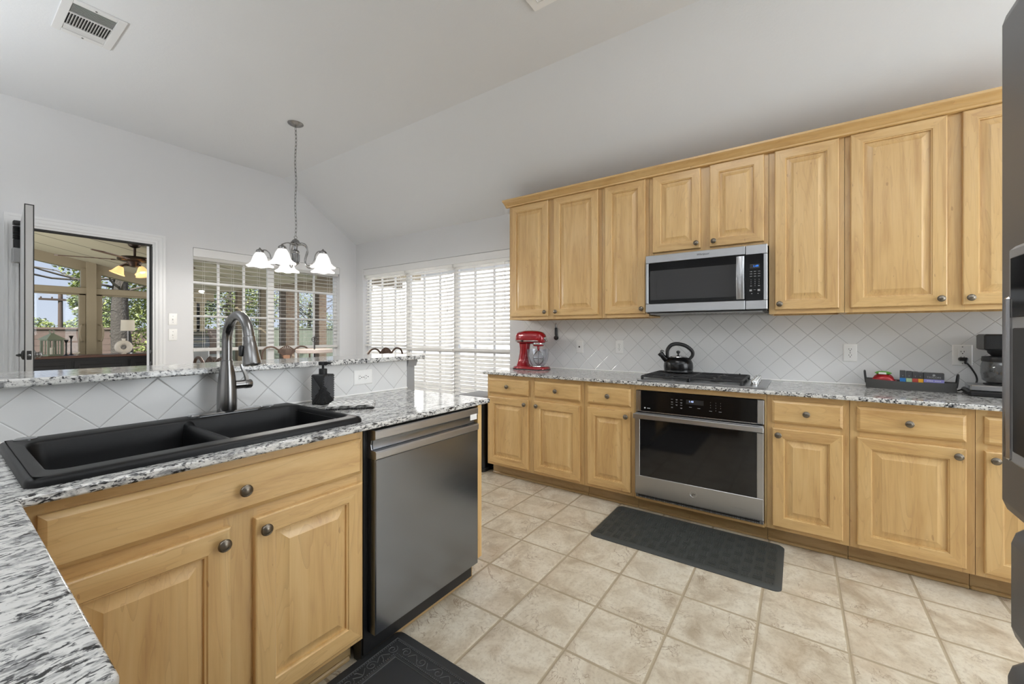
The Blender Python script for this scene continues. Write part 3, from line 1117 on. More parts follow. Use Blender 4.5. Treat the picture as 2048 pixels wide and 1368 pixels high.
def valance(label, axis, plane, s0, s1, z0, z1):
    mb = MB()
    pr = [(-.004, z0), (.012, z0), (.012, z1), (-.012, z1), (-.012, z1 - .012), (-.006, z1 - .024), (-.006, z0 + .016)]
    if axis == 'x': mb.prism([(plane + a, z) for a, z in pr], 'y', s0, s1)
    else: mb.prism([(plane + a, z) for a, z in pr], 'x', s0, s1)
    o = obj('blind_valance', mb, M['trim'])
    return tag(o, label, 'valance')


valance('white wooden valance above the blinds of the nook back window', 'y', YB + .012, A0 + .004, A1 - .004, 2.035, 2.119)
valance('long white valance above the three blinds of the side window', 'x', XW + .012, B0 + .004, B1 - .004, 2.035, 2.112)


# ------------------------------------------------------------------ maple cabinets
def base_unit(label, y0, y1, doors, group='base cabinets along the kitchen wall', toe=True, back=XW - .004, z0=.105, body=True, name='base_cabinet'):
    """y1 > y0; doors: list of (left y, right y, knob side) with drawer above"""
    o = thing(name, label, 'cabinet', (XF, (y0 + y1) / 2, 0), group=group)
    mb = MB()
    mb.box(XF + .021, back, y0, y0 + .018, z0, ZCB - .002).box(XF + .021, back, y1 - .018, y1, z0, ZCB - .002)
    mb.box(XF + .021, back, y0 + .018, y1 - .018, z0, z0 + .018).box(XF + .1, back, y0 + .018, y1 - .018, .2, .22)
    obj('carcass', mb, M['wood'], o)
    mb = MB()
    xs = [y1] + [v for d in doors for v in d[:2]] + [y0]
    fr = .02
    # stiles and rails of the face frame
    mb.slot = 0
    cuts = [(y1, doors[0][0] - .012)] + [(a[1] + .012, b[0] - .012) for a, b in zip(doors, doors[1:])] + [(doors[-1][1] + .012, y0)]
    for a, b in cuts: mb.box(XF, XF + fr, b, a, z0, ZCB - .002)
    mb.slot = 1
    for (l, r, _) in doors:
        mb.box(XF + .0002, XF + fr, r + .012, l - .012, .845, ZCB - .002)
        mb.box(XF + .0002, XF + fr, r + .012, l - .012, .69, .74)
        mb.box(XF + .0002, XF + fr, r + .012, l - .012, z0, .145)
    obj('face_frame', mb, [M['woodf'], M['woodh']], o, smooth=0)
    for (l, r, side) in doors:
        d = obj('drawer_front', drawer_front(l - r, .858 - .730, face_right(XD, l, .730)), M['woodh'], o, smooth=25)
        knob(d, face_right(XD, (l + r) / 2, .794))
        d = obj('door', raised_door(l - r, .698 - .128, face_right(XD, l, .128)), [M['wood'], M['woodh']], o, smooth=25)
        ky = r + .030 if side == 'r' else l - .030
        knob(d, face_right(XD, ky, .661))
    if toe:
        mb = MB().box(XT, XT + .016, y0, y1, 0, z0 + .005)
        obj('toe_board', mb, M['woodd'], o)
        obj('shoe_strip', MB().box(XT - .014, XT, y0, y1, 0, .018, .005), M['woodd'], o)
    return o


base_unit('two-door maple base cabinet at the window end, below the red mixer', 1.320, 2.243, [(2.223, 1.812, 'r'), (1.756, 1.349, 'l')])
base_unit('single-door maple base cabinet just left of the wall oven', .937, 1.318, [(1.290, .962, 'r')])
base_unit('single-door maple base cabinet just right of the wall oven', -.224, .152, [(.126, -.197, 'l')])
base_unit('wide one-door maple base cabinet with a wide drawer, below the tray', -.684, -.226, [(-.254, -.654, 'r')])
base_unit('maple base cabinet partly hidden by the refrigerator', -1.20, -.686, [(-.712, -1.16, 'l')])

# oven cabinet
oc = thing('oven_cabinet', 'maple cabinet frame around the built-in oven', 'cabinet', (XF, .545, 0), group='base cabinets along the kitchen wall')
mb = MB()
mb.slot = 0
mb.box(XF, XF + .02, .154, .163, .105, ZCB - .002).box(XF, XF + .02, .927, .935, .105, ZCB - .002)
mb.slot = 1
mb.box(XF, XF + .02, .163, .927, .855, ZCB - .002).box(XF - .006, XF + .02, .163, .927, .100, .121)
obj('face_frame', mb, [M['woodf'], M['woodh']], oc, smooth=0)
mb = MB().box(XF + .02, XW - .004, .154, .172, .105, ZCB - .002).box(XF + .02, XW - .004, .917, .935, .105, ZCB - .002).box(XF + .02, XW - .004, .172, .917, .10, .118)
obj('carcass', mb, M['wood'], oc)
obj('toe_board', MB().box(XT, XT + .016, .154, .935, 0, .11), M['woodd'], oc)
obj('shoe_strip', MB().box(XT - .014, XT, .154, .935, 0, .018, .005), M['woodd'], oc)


def wall_unit(label, y0, y1, z0, doors, ztop=2.425, zdoor=None, group='wall cabinets'):
    o = thing('wall_cabinet', label, 'cabinet', (XUF, (y0 + y1) / 2, z0), group=group)
    zd0 = z0 + .027 if zdoor is None else zdoor
    mb = MB()
    bk = XW - .004 if ztop < 2.47 else XW - .004
    mb.box(XUF + .02, bk, y0, y0 + .016, z0, ztop).box(XUF + .02, bk, y1 - .016, y1, z0, ztop)
    mb.box(XUF + .02, bk, y0, y1, z0 + .012, z0 + .026).box(XUF + .02, bk, y0, y1, ztop - .016, ztop)
    mb.box(bk - .006, bk, y0, y1, z0, ztop)
    obj('carcass', mb, M['wood'], o)
    mb = MB()
    cuts = [(y1, doors[0][0] - .012)] + [(a[1] + .012, b[0] - .012) for a, b in zip(doors, doors[1:])] + [(doors[-1][1] + .012, y0)]
    for a, b in cuts: mb.box(XUF, XUF + .02, b, a, z0, ztop)
    mb.slot = 1
    for (l, r, s) in doors:
        mb.box(XUF + .0002, XUF + .02, r + .012, l - .012, z0, zd0 + .012)
        mb.box(XUF + .0002, XUF + .02, r + .012, l - .012, 2.398, ztop)
    obj('face_frame', mb, [M['woodf'], M['woodh']], o, smooth=0)
    for (l, r, s) in doors:
        d = obj('door', raised_door(l - r, 2.410 - zd0, face_right(XUD, l, zd0), stile=.056), [M['wood'], M['woodh']], o, smooth=25)
        ky = r + .026 if s == 'r' else l - .027
        knob(d, face_right(XUD, ky, zd0 + .035))
    return o


wall_unit('two-door maple wall cabinet at the window end, above the red mixer', 1.300, 2.212, 1.370, [(2.189, 1.792, 'r'), (1.737, 1.328, 'l')])
wall_unit('tall narrow maple wall cabinet just left of the microwave', .925, 1.298, 1.370, [(1.270, .948, 'r')])
wall_unit('short two-door maple wall cabinet above the microwave', .158, .923, 1.815, [(.894, .564, 'r'), (.505, .183, 'l')], zdoor=1.845)
wall_unit('narrow maple wall cabinet just right of the microwave', -.224, .156, 1.370, [(.125, -.198, 'l')])
wall_unit('wide two-door maple wall cabinet running behind the refrigerator edge', -1.20, -.226, 1.370, [(-.251, -.650, 'r'), (-.706, -1.16, 'l')])

# crown moulding along the top of the wall cabinets
prof = [(XUD - .004, 2.412), (XUD - .010, 2.414), (XUD - .012, 2.424), (XUD - .022, 2.428), (XUD - .030, 2.438), (XUD - .048, 2.447), (XUD - .060, 2.452), (XUD - .064, 2.456), (XUD - .064, 2.468), (XUF + .02, 2.468), (XUF + .02, 2.427), (XUF - .001, 2.427), (XUF - .001, 2.412)]
mb = MB().prism(prof, 'y', -1.20, 2.24)
retp = [(2.213 + (XUD - x) * .6, z) for x, z in prof[:9]]
mb.prism([(2.213, 2.412)] + [(2.213 + max(0, (XUD - .004 - x)) * .55, z) for x, z in prof[:9]] + [(2.213, 2.468)], 'x', XUD - .03, XW - .004)
tag(obj('crown_molding', mb, M['woodh'], smooth=30), 'stepped maple crown moulding along the top of the wall cabinets', 'molding')

# ------------------------------------------------------------------ worktops
o = obj('countertop', slab([(XC, -1.215), (XTile, -1.215), (XTile, 2.271), (XC, 2.271)], [], ZCB, ZC), M['granite_right'], bevel=.006)
tag(o, 'long granite worktop under the gas cooktop along the kitchen wall', 'countertop')
SX0, SX1, SY0, SY1 = .122, .952, 1.340, 1.906
o = obj('countertop', slab([(-.62, .545), (.111, .545), (.111, YPC), (1.662, YPC), (1.662, YH + .09), (1.744, YH + .09), (1.744, YH), (-.62, YH)][:4] + [(1.662, YH), (-.62, YH)],
                           [[(SX0 + .02, SY0 + .02), (SX1 - .02, SY0 + .02), (SX1 - .02, SY1 - .02), (SX0 + .02, SY1 - .02)]], ZCB, ZC), M['granite'], bevel=.006)
tag(o, 'L-shaped granite worktop around the black sink', 'countertop')
o = obj('bar_top', slab([(-.62, 1.911), (1.794, 1.911), (1.794, 2.270), (-.62, 2.270)], [], 1.085, 1.111), M['granite_bar'], bevel=.006)
tag(o, 'raised granite bar top on the half wall behind the faucet', 'countertop')

# ------------------------------------------------------------------ sink cabinet, dishwasher, end panel, corner cabinet
sc = thing('sink_cabinet', 'maple sink cabinet with one wide drawer front over two doors', 'cabinet', (.53, YPF, 0))
mb = MB().box(.109, .125, YPF + .021, YH, .105, .70).box(.925, .940, YPF + .021, YH, .105, .70).box(.125, .925, YPF + .02, YH, .105, .121)
obj('carcass', mb, M['wood'], sc)
mb = MB().box(.086, .150, YPF, YPF + .02, .105, ZCB - .002).box(.916, .940, YPF, YPF + .02, .105, ZCB - .002).box(.487, .575, YPF, YPF + .02, .105, .72)
mb.slot = 1
mb.box(.150, .916, YPF + .0002, YPF + .02, .845, ZCB - .002).box(.150, .916, YPF + .0002, YPF + .02, .690, .742).box(.150, .916, YPF + .0002, YPF + .02, .105, .142)
obj('face_frame', mb, [M['woodf'], M['woodh']], sc, smooth=0)
d = obj('drawer_front', drawer_front(.928 - .139, .128, face_pen(.139, YPD, .730)), M['woodh'], sc, smooth=25)
knob(d, face_pen(.531, YPD, .795))
d = obj('door', raised_door(.500 - .139, .570, face_pen(.139, YPD, .128)), [M['wood'], M['woodh']], sc, smooth=25)
knob(d, face_pen(.477, YPD, .660))
d = obj('door', raised_door(.928 - .563, .570, face_pen(.563, YPD, .128)), [M['wood'], M['woodh']], sc, smooth=25)
knob(d, face_pen(.587, YPD, .661))
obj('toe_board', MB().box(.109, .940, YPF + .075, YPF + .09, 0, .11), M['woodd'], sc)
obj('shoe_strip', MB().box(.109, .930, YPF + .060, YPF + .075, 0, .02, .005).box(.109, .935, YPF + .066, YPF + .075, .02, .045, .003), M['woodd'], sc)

cc = thing('corner_cabinet', 'maple cabinet under the worktop nearest the camera', 'cabinet', (-.2, 1.0, 0))
obj('carcass', MB().box(-.60, .068, .57, YH, .105, ZCB - .002), M['wood'], cc)
Mf = lambda x, y, z: frameM((x, y, z), (0, 1, 0), (0, 0, 1), (1, 0, 0))
obj('door', raised_door(.60, .570, Mf(.086, .60, .128)), [M['wood'], M['woodh']], cc, smooth=25)
obj('drawer_front', drawer_front(.60, .128, Mf(.086, .60, .730)), M['woodh'], cc, smooth=25)
obj('toe_board', MB().box(-.60, -.02, .60, YH, 0, .11), M['woodd'], cc)

dw = thing('dishwasher', 'stainless dishwasher with pocket handle at the peninsula end', 'dishwasher', (1.27, 1.31, 0))
DX0, DX1 = .967, 1.567
obj('tub', MB().box(.949, 1.572, 1.345, 1.90, .03, .886), M['black'], dw)
mb = MB()
DYF = 1.297
mb.loops([[(x, y, z) for x, z in ((DX0, .113), (DX1, .113), (DX1, .772), (DX0, .772))] for y in (1.345,)] +
         [[(x, DYF + .004, z) for x, z in ((DX0, .113), (DX1, .113), (DX1, .772), (DX0, .772))]] +
         [[(x, DYF, z) for x, z in ((DX0 + .004, .117), (DX1 - .004, .117), (DX1 - .004, .770), (DX0 + .004, .770))]])
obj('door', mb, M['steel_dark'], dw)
prof = [(1.345, .772), (DYF - .001, .772), (DYF - .004, .776), (DYF - .004, .797), (DYF + .000, .803), (1.322, .806), (1.326, .825), (1.322, .842), (DYF + .003, .846), (DYF, .850), (DYF, .877), (DYF + .004, .881), (1.345, .881)]
obj('handle_rail', MB().prism(prof, 'x', DX0, DX1), M['steel'], dw, smooth=20)
mb = MB().prism([(1.3215, .8075), (1.3255, .825), (1.3215, .8415), (1.3175, .8415), (1.3205, .825), (1.3175, .8075)], 'x', DX0 + .006, DX1 - .006)
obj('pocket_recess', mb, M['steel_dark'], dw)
obj('control_sticker', MB().box(1.508, 1.556, DYF - .0006, DYF + .002, .826, .853), M['plate'], dw)
mb = MB().box(.952, 1.572, 1.375, 1.388, 0, .10).box(.98, 1.55, 1.36, 1.376, .02, .09).box(.945, .967, 1.352, 1.40, 0, .886)
obj('kick_plate', mb, M['black'], dw)
for x in (1.0, 1.54): obj('foot', MB().lathe([(.016, 0), (.016, .012), (.008, .014), (.008, .05)], (x, 1.42, 0), 12), M['black'], dw)

ep = thing('end_panel', 'maple panel closing the peninsula beside the dishwasher', 'cabinet panel', (1.59, 1.6, 0))
obj('panel', MB().prism([(1.306, .130), (1.385, .130), (1.385, 0), (YH, 0), (YH, ZCB - .002), (1.306, ZCB - .002)], 'x', 1.575, 1.604), M['wood'], ep)
obj('shoe_strip', MB().box(1.575, 1.604, 1.364, 1.384, 0, .10, .004), M['woodd'], ep)
obj('toe_strip', MB().box(.96, 1.574, 1.362, 1.374, 0, .022, .004), M['woodd'], dw)

# ------------------------------------------------------------------ black double sink
sk = thing('kitchen_sink', 'black composite double bowl drop-in sink', 'sink', (.53, 1.62, ZC))
mb = MB()
ZR = .934
BXa, BXb, BXm0, BXm1, BYa, BYb = .164, .930, .531, .566, 1.402, 1.806


def plate_hole(mb, X0, X1, Y0, Y1, hole, z):
    n = len(hole) // 4
    corners = [(X1, Y1, z), (X0, Y1, z), (X0, Y0, z), (X1, Y0, z)]
    vs = list(hole) + corners
    L = len(hole)
    fs = []
    for q in range(4):
        for i in range(n - 1):
            fs.append((q * n + i, q * n + i + 1, L + q))
        a, b = q * n + n - 1, ((q + 1) % 4) * n
        fs.append((a, b, L + (q + 1) % 4, L + q))
    mb.add(vs, fs)


top = rrect(BXa - .007, BXb + .007, BYa - .007, BYb + .007, ZR, .042)
plate_hole(mb, SX0 + .012, SX1 - .012, SY0 + .012, SY1 - .012, top, ZR)
wall_rings = [top]
for ins, z, r in ((.003, ZR - .0025, .04), (0, ZR - .009, .038), (-.006, ZR - .06, .04), (-.012, ZR - .185, .045), (-.022, ZR - .202, .045), (-.05, ZR - .208, .04)):
    wall_rings.append(rrect(BXa - ins, BXb + ins, BYa - ins, BYb + ins, z, r))
mb.loops(wall_rings, True, False, True)
# lower rounded divider between the two bowls
dp_ = [(BXm0 - .014, ZR - .206), (BXm0 - .006, ZR - .19), (BXm0, ZR - .05), (BXm0 + .002, ZR - .028), (BXm0 + .009, ZR - .019), ((BXm0 + BXm1) / 2, ZR - .016),
       (BXm1 - .009, ZR - .019), (BXm1 - .002, ZR - .028), (BXm1, ZR - .05), (BXm1 + .006, ZR - .19), (BXm1 + .014, ZR - .206)]
drings = []
for y, up in ((BYa + .002, .012), (BYa + .012, .005), (BYa + .03, 0), (BYb - .03, 0), (BYb - .012, .005), (BYb - .002, .012)):
    drings.append([(x, y, z + (up if z > ZR - .04 else 0)) for x, z in dp_])
mb.loops(drings, False, False, False)
rings = [rrect(SX0 + i, SX1 - i, SY0 + i, SY1 - i, z, .03) for i, z in ((.012, ZR), (.006, ZR - .0015), (.0015, ZR - .006), (0, ZR - .012), (0, ZC), (.03, ZC - .001))]
o = obj('basin', mb, M['sink'], sk, smooth=60)
# outer rounded rim sits on the stone
mb = MB()
sq = [(SX1 - .012, SY1 - .012), (SX0 + .012, SY1 - .012), (SX0 + .012, SY0 + .012), (SX1 - .012, SY0 + .012)]
mb.loops(rings, True, False, False)
plate_hole(mb, SX0 + .0135, SX1 - .0135, SY0 + .0135, SY1 - .0135, rrect(SX0 + .012, SX1 - .012, SY0 + .012, SY1 - .012, ZR, .03), ZR)
obj('rim', mb, M['sink'], sk, smooth=60)
for x in ((BXa + BXm0) / 2, (BXm1 + BXb) / 2):
    obj('drain', MB().lathe([(.055, 0), (.055, .003), (.045, .004), (.040, -.004), (.001, -.006)], (x, 1.60, ZR - .206), 24), M['nickel'], sk)
for x, y in ((.172, 1.868), (.845, 1.868)):
    obj('hole_cover', MB().lathe([(.0, 0), (.024, 0), (.024, .003), (.020, .005), (.001, .006)], (x, y, ZR), 24), M['polished'], sk)

# faucet
fc = thing('faucet', 'brushed steel gooseneck pull-down faucet behind the sink', 'faucet', (.688, 1.856, ZR))
fx, fy = .688, 1.856
mb = MB()
mb.loops([rrect(fx - .128 + i, fx + .128 - i, fy - .030 + i, fy + .030 - i, z, .029 - i, 8) for i, z in ((0, ZR), (0, ZR + .005), (.004, ZR + .009), (.010, ZR + .010))])
obj('base_plate', mb, M['polished'], fc)
mb = MB().lathe([(.0335, 0), (.034, .010), (.034, .04), (.0325, .09), (.029, .13), (.0235, .165), (.0205, .185), (.0205, .196), (.018, .197)], (fx, fy, ZR + .010), 28)
obj('body', mb, M['faucet'], fc)
zt = 1.300
pts = [(fx, fy, ZR + .20), (fx, fy, 1.16), (fx, fy, 1.215)]
rc = .098
for i in range(1, 15):
    a = R(180 - 180 * i / 14 * .955)
    pts.append((fx, fy - rc - rc * math.cos(a), 1.215 + rc * 1.02 * math.sin(a)))
obj('gooseneck', MB().tube(pts, .0178, 18), M['faucet'], fc, smooth=60)
p1, p0 = Vector(pts[-1]), Vector(pts[-2])
dirv = (p1 - p0).normalized()
mb = MB()
mb.M = Matrix.Translation(p1) @ dirv.to_track_quat('Z', 'Y').to_matrix().to_4x4()
mb.lathe([(.0178, -.006), (.0205, -.004), (.0205, .018), (.022, .022), (.0255, .055), (.030, .095), (.0295, .100), (.024, .101), (.022, .096), (.001, .096)], n=24)
sp = obj('spray_head', mb, [M['faucet']], fc, smooth=40)
mb = MB(); mb.M = Matrix.Translation(p1) @ dirv.to_track_quat('Z', 'Y').to_matrix().to_4x4()
mb.lathe([(.0225, .0975), (.001, .0985)], n=20)
obj('nozzle', mb, M['black'], sp)
obj('toggle_button', MB().box(fx - .034, fx - .020, p1.y - .008, p1.y + .010, p1.z - .066, p1.z - .026, .004), M['black'], sp)
mb = MB().lathe([(.017, 0), (.017, .036), (.0185, .037), (.0185, .058), (.016, .062), (.001, .063)], (fx + .026, fy, 1.040), 20, 'x')
hl = obj('handle', mb, M['faucet'], fc)
mb = MB()
lv = bez([(fx + .072, fy, 1.050), (fx + .067, fy - .002, 1.075), (fx + .054, fy - .004, 1.105), (fx + .050, fy - .004, 1.122)], 6)
rings = []
for i, p in enumerate(lv):
    u = i / (len(lv) - 1)
    w, t = .008 - .002 * u, .006 - .002 * u
    rings.append([(p.x - t, p.y - w, p.z), (p.x + t, p.y - w, p.z), (p.x + t, p.y + w, p.z), (p.x - t, p.y + w, p.z)])
mb.loops(rings)
obj('lever', mb, M['faucet'], hl, smooth=60)

# soap dispenser (square, ribbed chevrons)
sd_ = thing('soap_dispenser', 'square black ribbed soap dispenser behind the sink', 'soap dispenser', (1.080, 1.842, ZC), R(16))
hs, hh = .0345, .140
mb = MB().box(-hs, hs, -hs, hs, 0, hh, .003)
for q in range(4):
    rot = Matrix.Rotation(R(90 * q), 4, 'Z')
    mb.M = rot
    sgn = 1 if q % 2 == 0 else -1
    for i in range(-4, 14):
        # V ribs: diagonal in the upper half, opposite in the lower part
        for fam in (0, 1):
            seg = []
            for s in range(13):
                u = -hs + .003 + (2 * hs - .006) * s / 12
                z = i * .0105 + (u + hs) * (1.25 if fam == 0 else -1.25) * sgn
                split = hh * .62 - abs(u + hs * sgn) * 1.25
                inside = .004 < z < hh - .004 and ((z >= split) if fam == 0 else (z < split))
                if inside: seg.append((u, -hs - .0006, z))
                else:
                    if len(seg) > 1: mb.tube(seg, .0034, 5)
                    seg = []
            if len(seg) > 1: mb.tube(seg, .0034, 5)
mb.M = I4.copy()
obj('bottle', mb, M['soap'], sd_, local=True)
obj('collar', MB().lathe([(.018, hh), (.018, hh + .024), (.016, hh + .026), (.006, hh + .026)], n=20), M['matte_black'], sd_, local=True)
pm = MB().lathe([(.0055, hh + .022), (.0055, hh + .044)], n=10).box(-.016, .016, -.014, .014, hh + .042, hh + .060, .003)
pm.box(-.006, .006, -.045, -.010, hh + .047, hh + .058, .003)
obj('pump', pm, M['matte_black'], sd_, local=True)

# folded cloth with stripes
dc = thing('dishcloth', 'white dishcloth with black chevron stripes on the worktop', 'dishcloth', (1.118, 1.672, ZC), R(-40))
mb = MB()
rnd = random.Random(4)
for lay in range(3):
    nx, ny = 14, 12
    w, h = .20 - lay * .006, .165 - lay * .004
    zz = .0065 + lay * .0045
    grid = [[(-w / 2 + w * i / nx + rnd.uniform(-.001, .001), -h / 2 + h * j / ny + rnd.uniform(-.001, .001),
              zz + .0018 * math.sin(i * 1.1 + lay) * math.cos(j * .9)) for i in range(nx + 1)] for j in range(ny + 1)]
    for th in (0, .0028):
        vs = [(x, y, z - th) for row in grid for x, y, z in row]
        fs = []
        for j in range(ny):
            for i in range(nx):
                a = j * (nx + 1) + i
                fs.append((a, a + 1, a + nx + 2, a + nx + 1))
        mb.add(vs, fs)
obj('cloth', mb, M['cloth'], dc, local=True, smooth=60)
mb = MB()
for i in range(70):
    u = -.10 + .20 * i / 69
    for s in (-1,):
        mb.tube([(u, s * .081, .006), (u + rnd.uniform(-.004, .004), s * (.088 + rnd.uniform(0, .004)), .003), (u + rnd.uniform(-.006, .006), s * (.096 + rnd.uniform(-.002, .003)), .0015)], .0012, 4)
obj('fringe', mb, M['matte_black'], dc, local=True)

# ------------------------------------------------------------------ oven
ov = thing('wall_oven', 'built-in stainless oven with black glass under the cooktop', 'oven', (XD, .545, .12))
O0, O1 = .166, .925
obj('body', MB().box(2.838, 3.40, .176, .915, .125, .852), M['black'], ov)
mb = MB().box(2.826, 2.845, O0, .201, .709, .852, .002).box(2.826, 2.845, .889, O1, .709, .852, .002).box(2.826, 2.845, .201, .889, .7085, .715)
obj('side_trim', mb, M['steel_v'], ov)
cp = obj('control_panel', MB().box(2.823, 2.84, .2015, .8885, .7150, .852, .002), M['black_glass'], ov)
mb = MB()
mb.box(2.806, 2.838, O0 + .001, O1 - .001, .660, .703, .003)
mb.box(2.806, 2.838, O0 + .001, .201, .276, .660, .002).box(2.806, 2.838, .891, O1 - .001, .273, .660, .002).box(2.806, 2.838, O0 + .001, O1 - .001, .147, .276, .003)
dd = obj('door', mb, M['steel'], ov)
obj('window', MB().box(2.808, 2.83, .200, .892, .270, .664), M['oven_glass'], dd)
mb = MB().box(2.768, 2.782, O0 - .002, O1 + .003, .668, .702, .004)
for y in (O0 + .012, O1 - .012): mb.box(2.780, 2.808, y - .012, y + .012, .672, .698, .003)
obj('handle', mb, M['steel'], dd)
bd = MB().lathe([(.0225, 0), (.0225, .0012), (.020, .0016), (.019, .0006), (.001, .0006)], (2.806, .549, .221), 28, '-x')
bdo = obj('badge', bd, M['steel'], dd)
text('monogram', 'ge', .022, M['mark_d'], dd, face_right(2.8049, .549, .2215), shear=.35)
mb = MB().box(2.818, 2.842, O0 + .002, O1 - .002, .122, .146, .002)
vt = obj('vent_frame', mb, M['steel_v'], ov)
obj('vent_slot', MB().box(2.816, 2.819, .187, .904, .132, .141), M['black'], ov)
XP = 2.8226
mb = MB().box(XP, XP + .001, .492, .597, .788, .818)
obj('display', mb, M['black'], cp)
text('clock_digits', '1:48', .017, M['pale_led'], cp, face_right(XP - .0004, .566, .806))
for i, y in enumerate((.474 - .022, .474 - .052, .474 - .079)):
    for j, z in enumerate((.811, .795, .779, .763)):
        s = [['1', '2', '3'], ['4', '5', '6'], ['7', '8', '9'], ['', '0', '']][j][i]
        if s: text('legend', s, .0065, M['mark'], cp, face_right(XP - .0002, y, z))
mb = MB()
for i, y in enumerate((.684, .655, .626)):
    for j, z in enumerate((.812, .795, .778, .760)):
        if (i, j) == (1, 3): continue
        mb.box(XP - .0006, XP + .0004, y - .006, y + .006, z - .001, z + .001)
        if (i + j) % 2: mb.box(XP - .0006, XP + .0004, y - .005, y + .004, z - .005, z - .0035)
for y, z in ((.57, .771), (.52, .767), (.452, .758), (.398, .758)): mb.box(XP - .0006, XP + .0004, y - .008, y + .008, z - .001, z + .001)
obj('legend_marks', mb, M['mark'], cp)
mb = MB().lathe([(.0055, 0), (.0055, .0006), (.0045, .0007)], (XP, .861, .737), 18, '-x')
mb.box(XP - .0006, XP + .0004, .826, .846, .7345, .7385)
obj('logo_marks', mb, M['mark_w'], cp)

# ------------------------------------------------------------------ microwave
mw = thing('microwave', 'stainless over-the-range microwave below the short wall cabinet', 'microwave', (3.044, .545, 1.40))
XM, m0, m1 = 3.044, .161, .924
obj('body', MB().box(XM + .028, XW - .01, m0 + .002, m1 - .002, 1.392, 1.810, .003), M['black'], mw)
mb = MB().box(XM, XM + .03, .284, m1, 1.757, 1.8135, .003).box(XM, XM + .03, .284, m1, 1.400, 1.461, .003).box(XM, XM + .03, .903, m1, 1.461, 1.757, .003)
dm = obj('door', mb, M['steel'], mw)
mb = MB().prism([(y, z) for (y, z, q) in rrect(.2845, .903, 1.462, 1.756, 0, .010)], 'x', XM + .001, XM + .02)
obj('door_glass', mb, M['black_glass'], dm)
mb = MB().box(XM - .0002, XM + .004, .330, .890, 1.487, 1.700)
wv = obj('window', mb, M['mw_glass'], dm)
mb = MB()
for a, b, c_, d_ in ((.362, .847, 1.655, 1.658), (.362, .847, 1.489, 1.492)): mb.box(XM - .0006, XM + .001, a, b, c_, d_)
for y in (.362, .845): mb.box(XM - .0006, XM + .001, y, y + .003, 1.489, 1.658)
obj('window_bead', mb, M['black'], dm)
mb = MB()
rings = []
for i in range(11):
    u = i / 10
    z = 1.466 + (1.743 - 1.466) * u
    bow = .026 + .016 * math.sin(math.pi * u)
    rings.append([(XM - bow, .286, z), (XM - bow - .006, .296, z), (XM - bow - .006, .320, z), (XM - bow, .331, z), (XM - bow + .008, .326, z), (XM - bow + .008, .291, z)])
mb.loops(rings)
mb.box(XM - .024, XM + .002, .293, .324, 1.468, 1.482).box(XM - .024, XM + .002, .293, .324, 1.728, 1.742)
obj('handle', mb, M['steel'], dm)
text('logo', 'Whirlpool', .0185, M['mark_d'], dm, face_right(XM - .0006, .537, 1.787), shear=.3)
mb = MB().box(XM, XM + .03, m0, .281, 1.752, 1.8135, .003).box(XM, XM + .03, m0, .281, 1.400, 1.459, .003).box(XM, XM + .03, m0, .182, 1.459, 1.752, .002)
cpm = obj('control_panel', mb, M['steel'], mw)
mb = MB().prism([(y, z) for (y, z, q) in rrect(.181, .2815, 1.4575, 1.7535, 0, .010)], 'x', XM - .0006, XM + .02)
kp = obj('keypad', mb, M['black_glass'], cpm)
obj('display', MB().box(XM - .0014, XM, .202, .257, 1.663, 1.690), M['mw_glass'], cpm)
text('clock_digits', '1:49', .018, M['blue_led'], cpm, face_right(XM - .0018, .224, 1.676))
mb = MB()
for y in (.250, .228, .206):
    for z in (1.643, 1.628, 1.612): mb.box(XM - .0012, XM, y - .0065, y + .0065, z - .0013, z + .0013)
for y, z in ((.252, 1.522), (.207, 1.522)): mb.box(XM - .0012, XM, y - .007, y + .007, z - .006, z + .006)
mb.box(XM - .0012, XM, .224, .236, 1.524, 1.526).box(XM - .0012, XM, .243, .249, 1.499, 1.503).box(XM - .0012, XM, .209, .214, 1.499, 1.503)
for y in (.250, .206): mb.box(XM - .0012, XM, y - .005, y + .005, 1.549, 1.552)
obj('legend_marks', mb, M['mark'], cpm)
for i, y in enumerate((.250, .228, .206)):
    for j, z in enumerate((1.590, 1.577, 1.564, 1.551)):
        s = [['1', '2', '3'], ['4', '5', '6'], ['7', '8', '9'], ['', '0', '']][j][i]
        if s: text('legend', s, .009, M['mark'], cpm, face_right(XM - .0012, y, z))
mb = MB().box(XM + .03, XM + .36, .19, .90, 1.384, 1.394, .002)
for k_ in range(14): mb.box(XM + .05, XM + .12, .30 + k_ * .028, .312 + k_ * .028, 1.380, 1.386)
obj('grease_filter', mb, M['grey_paint'], mw)

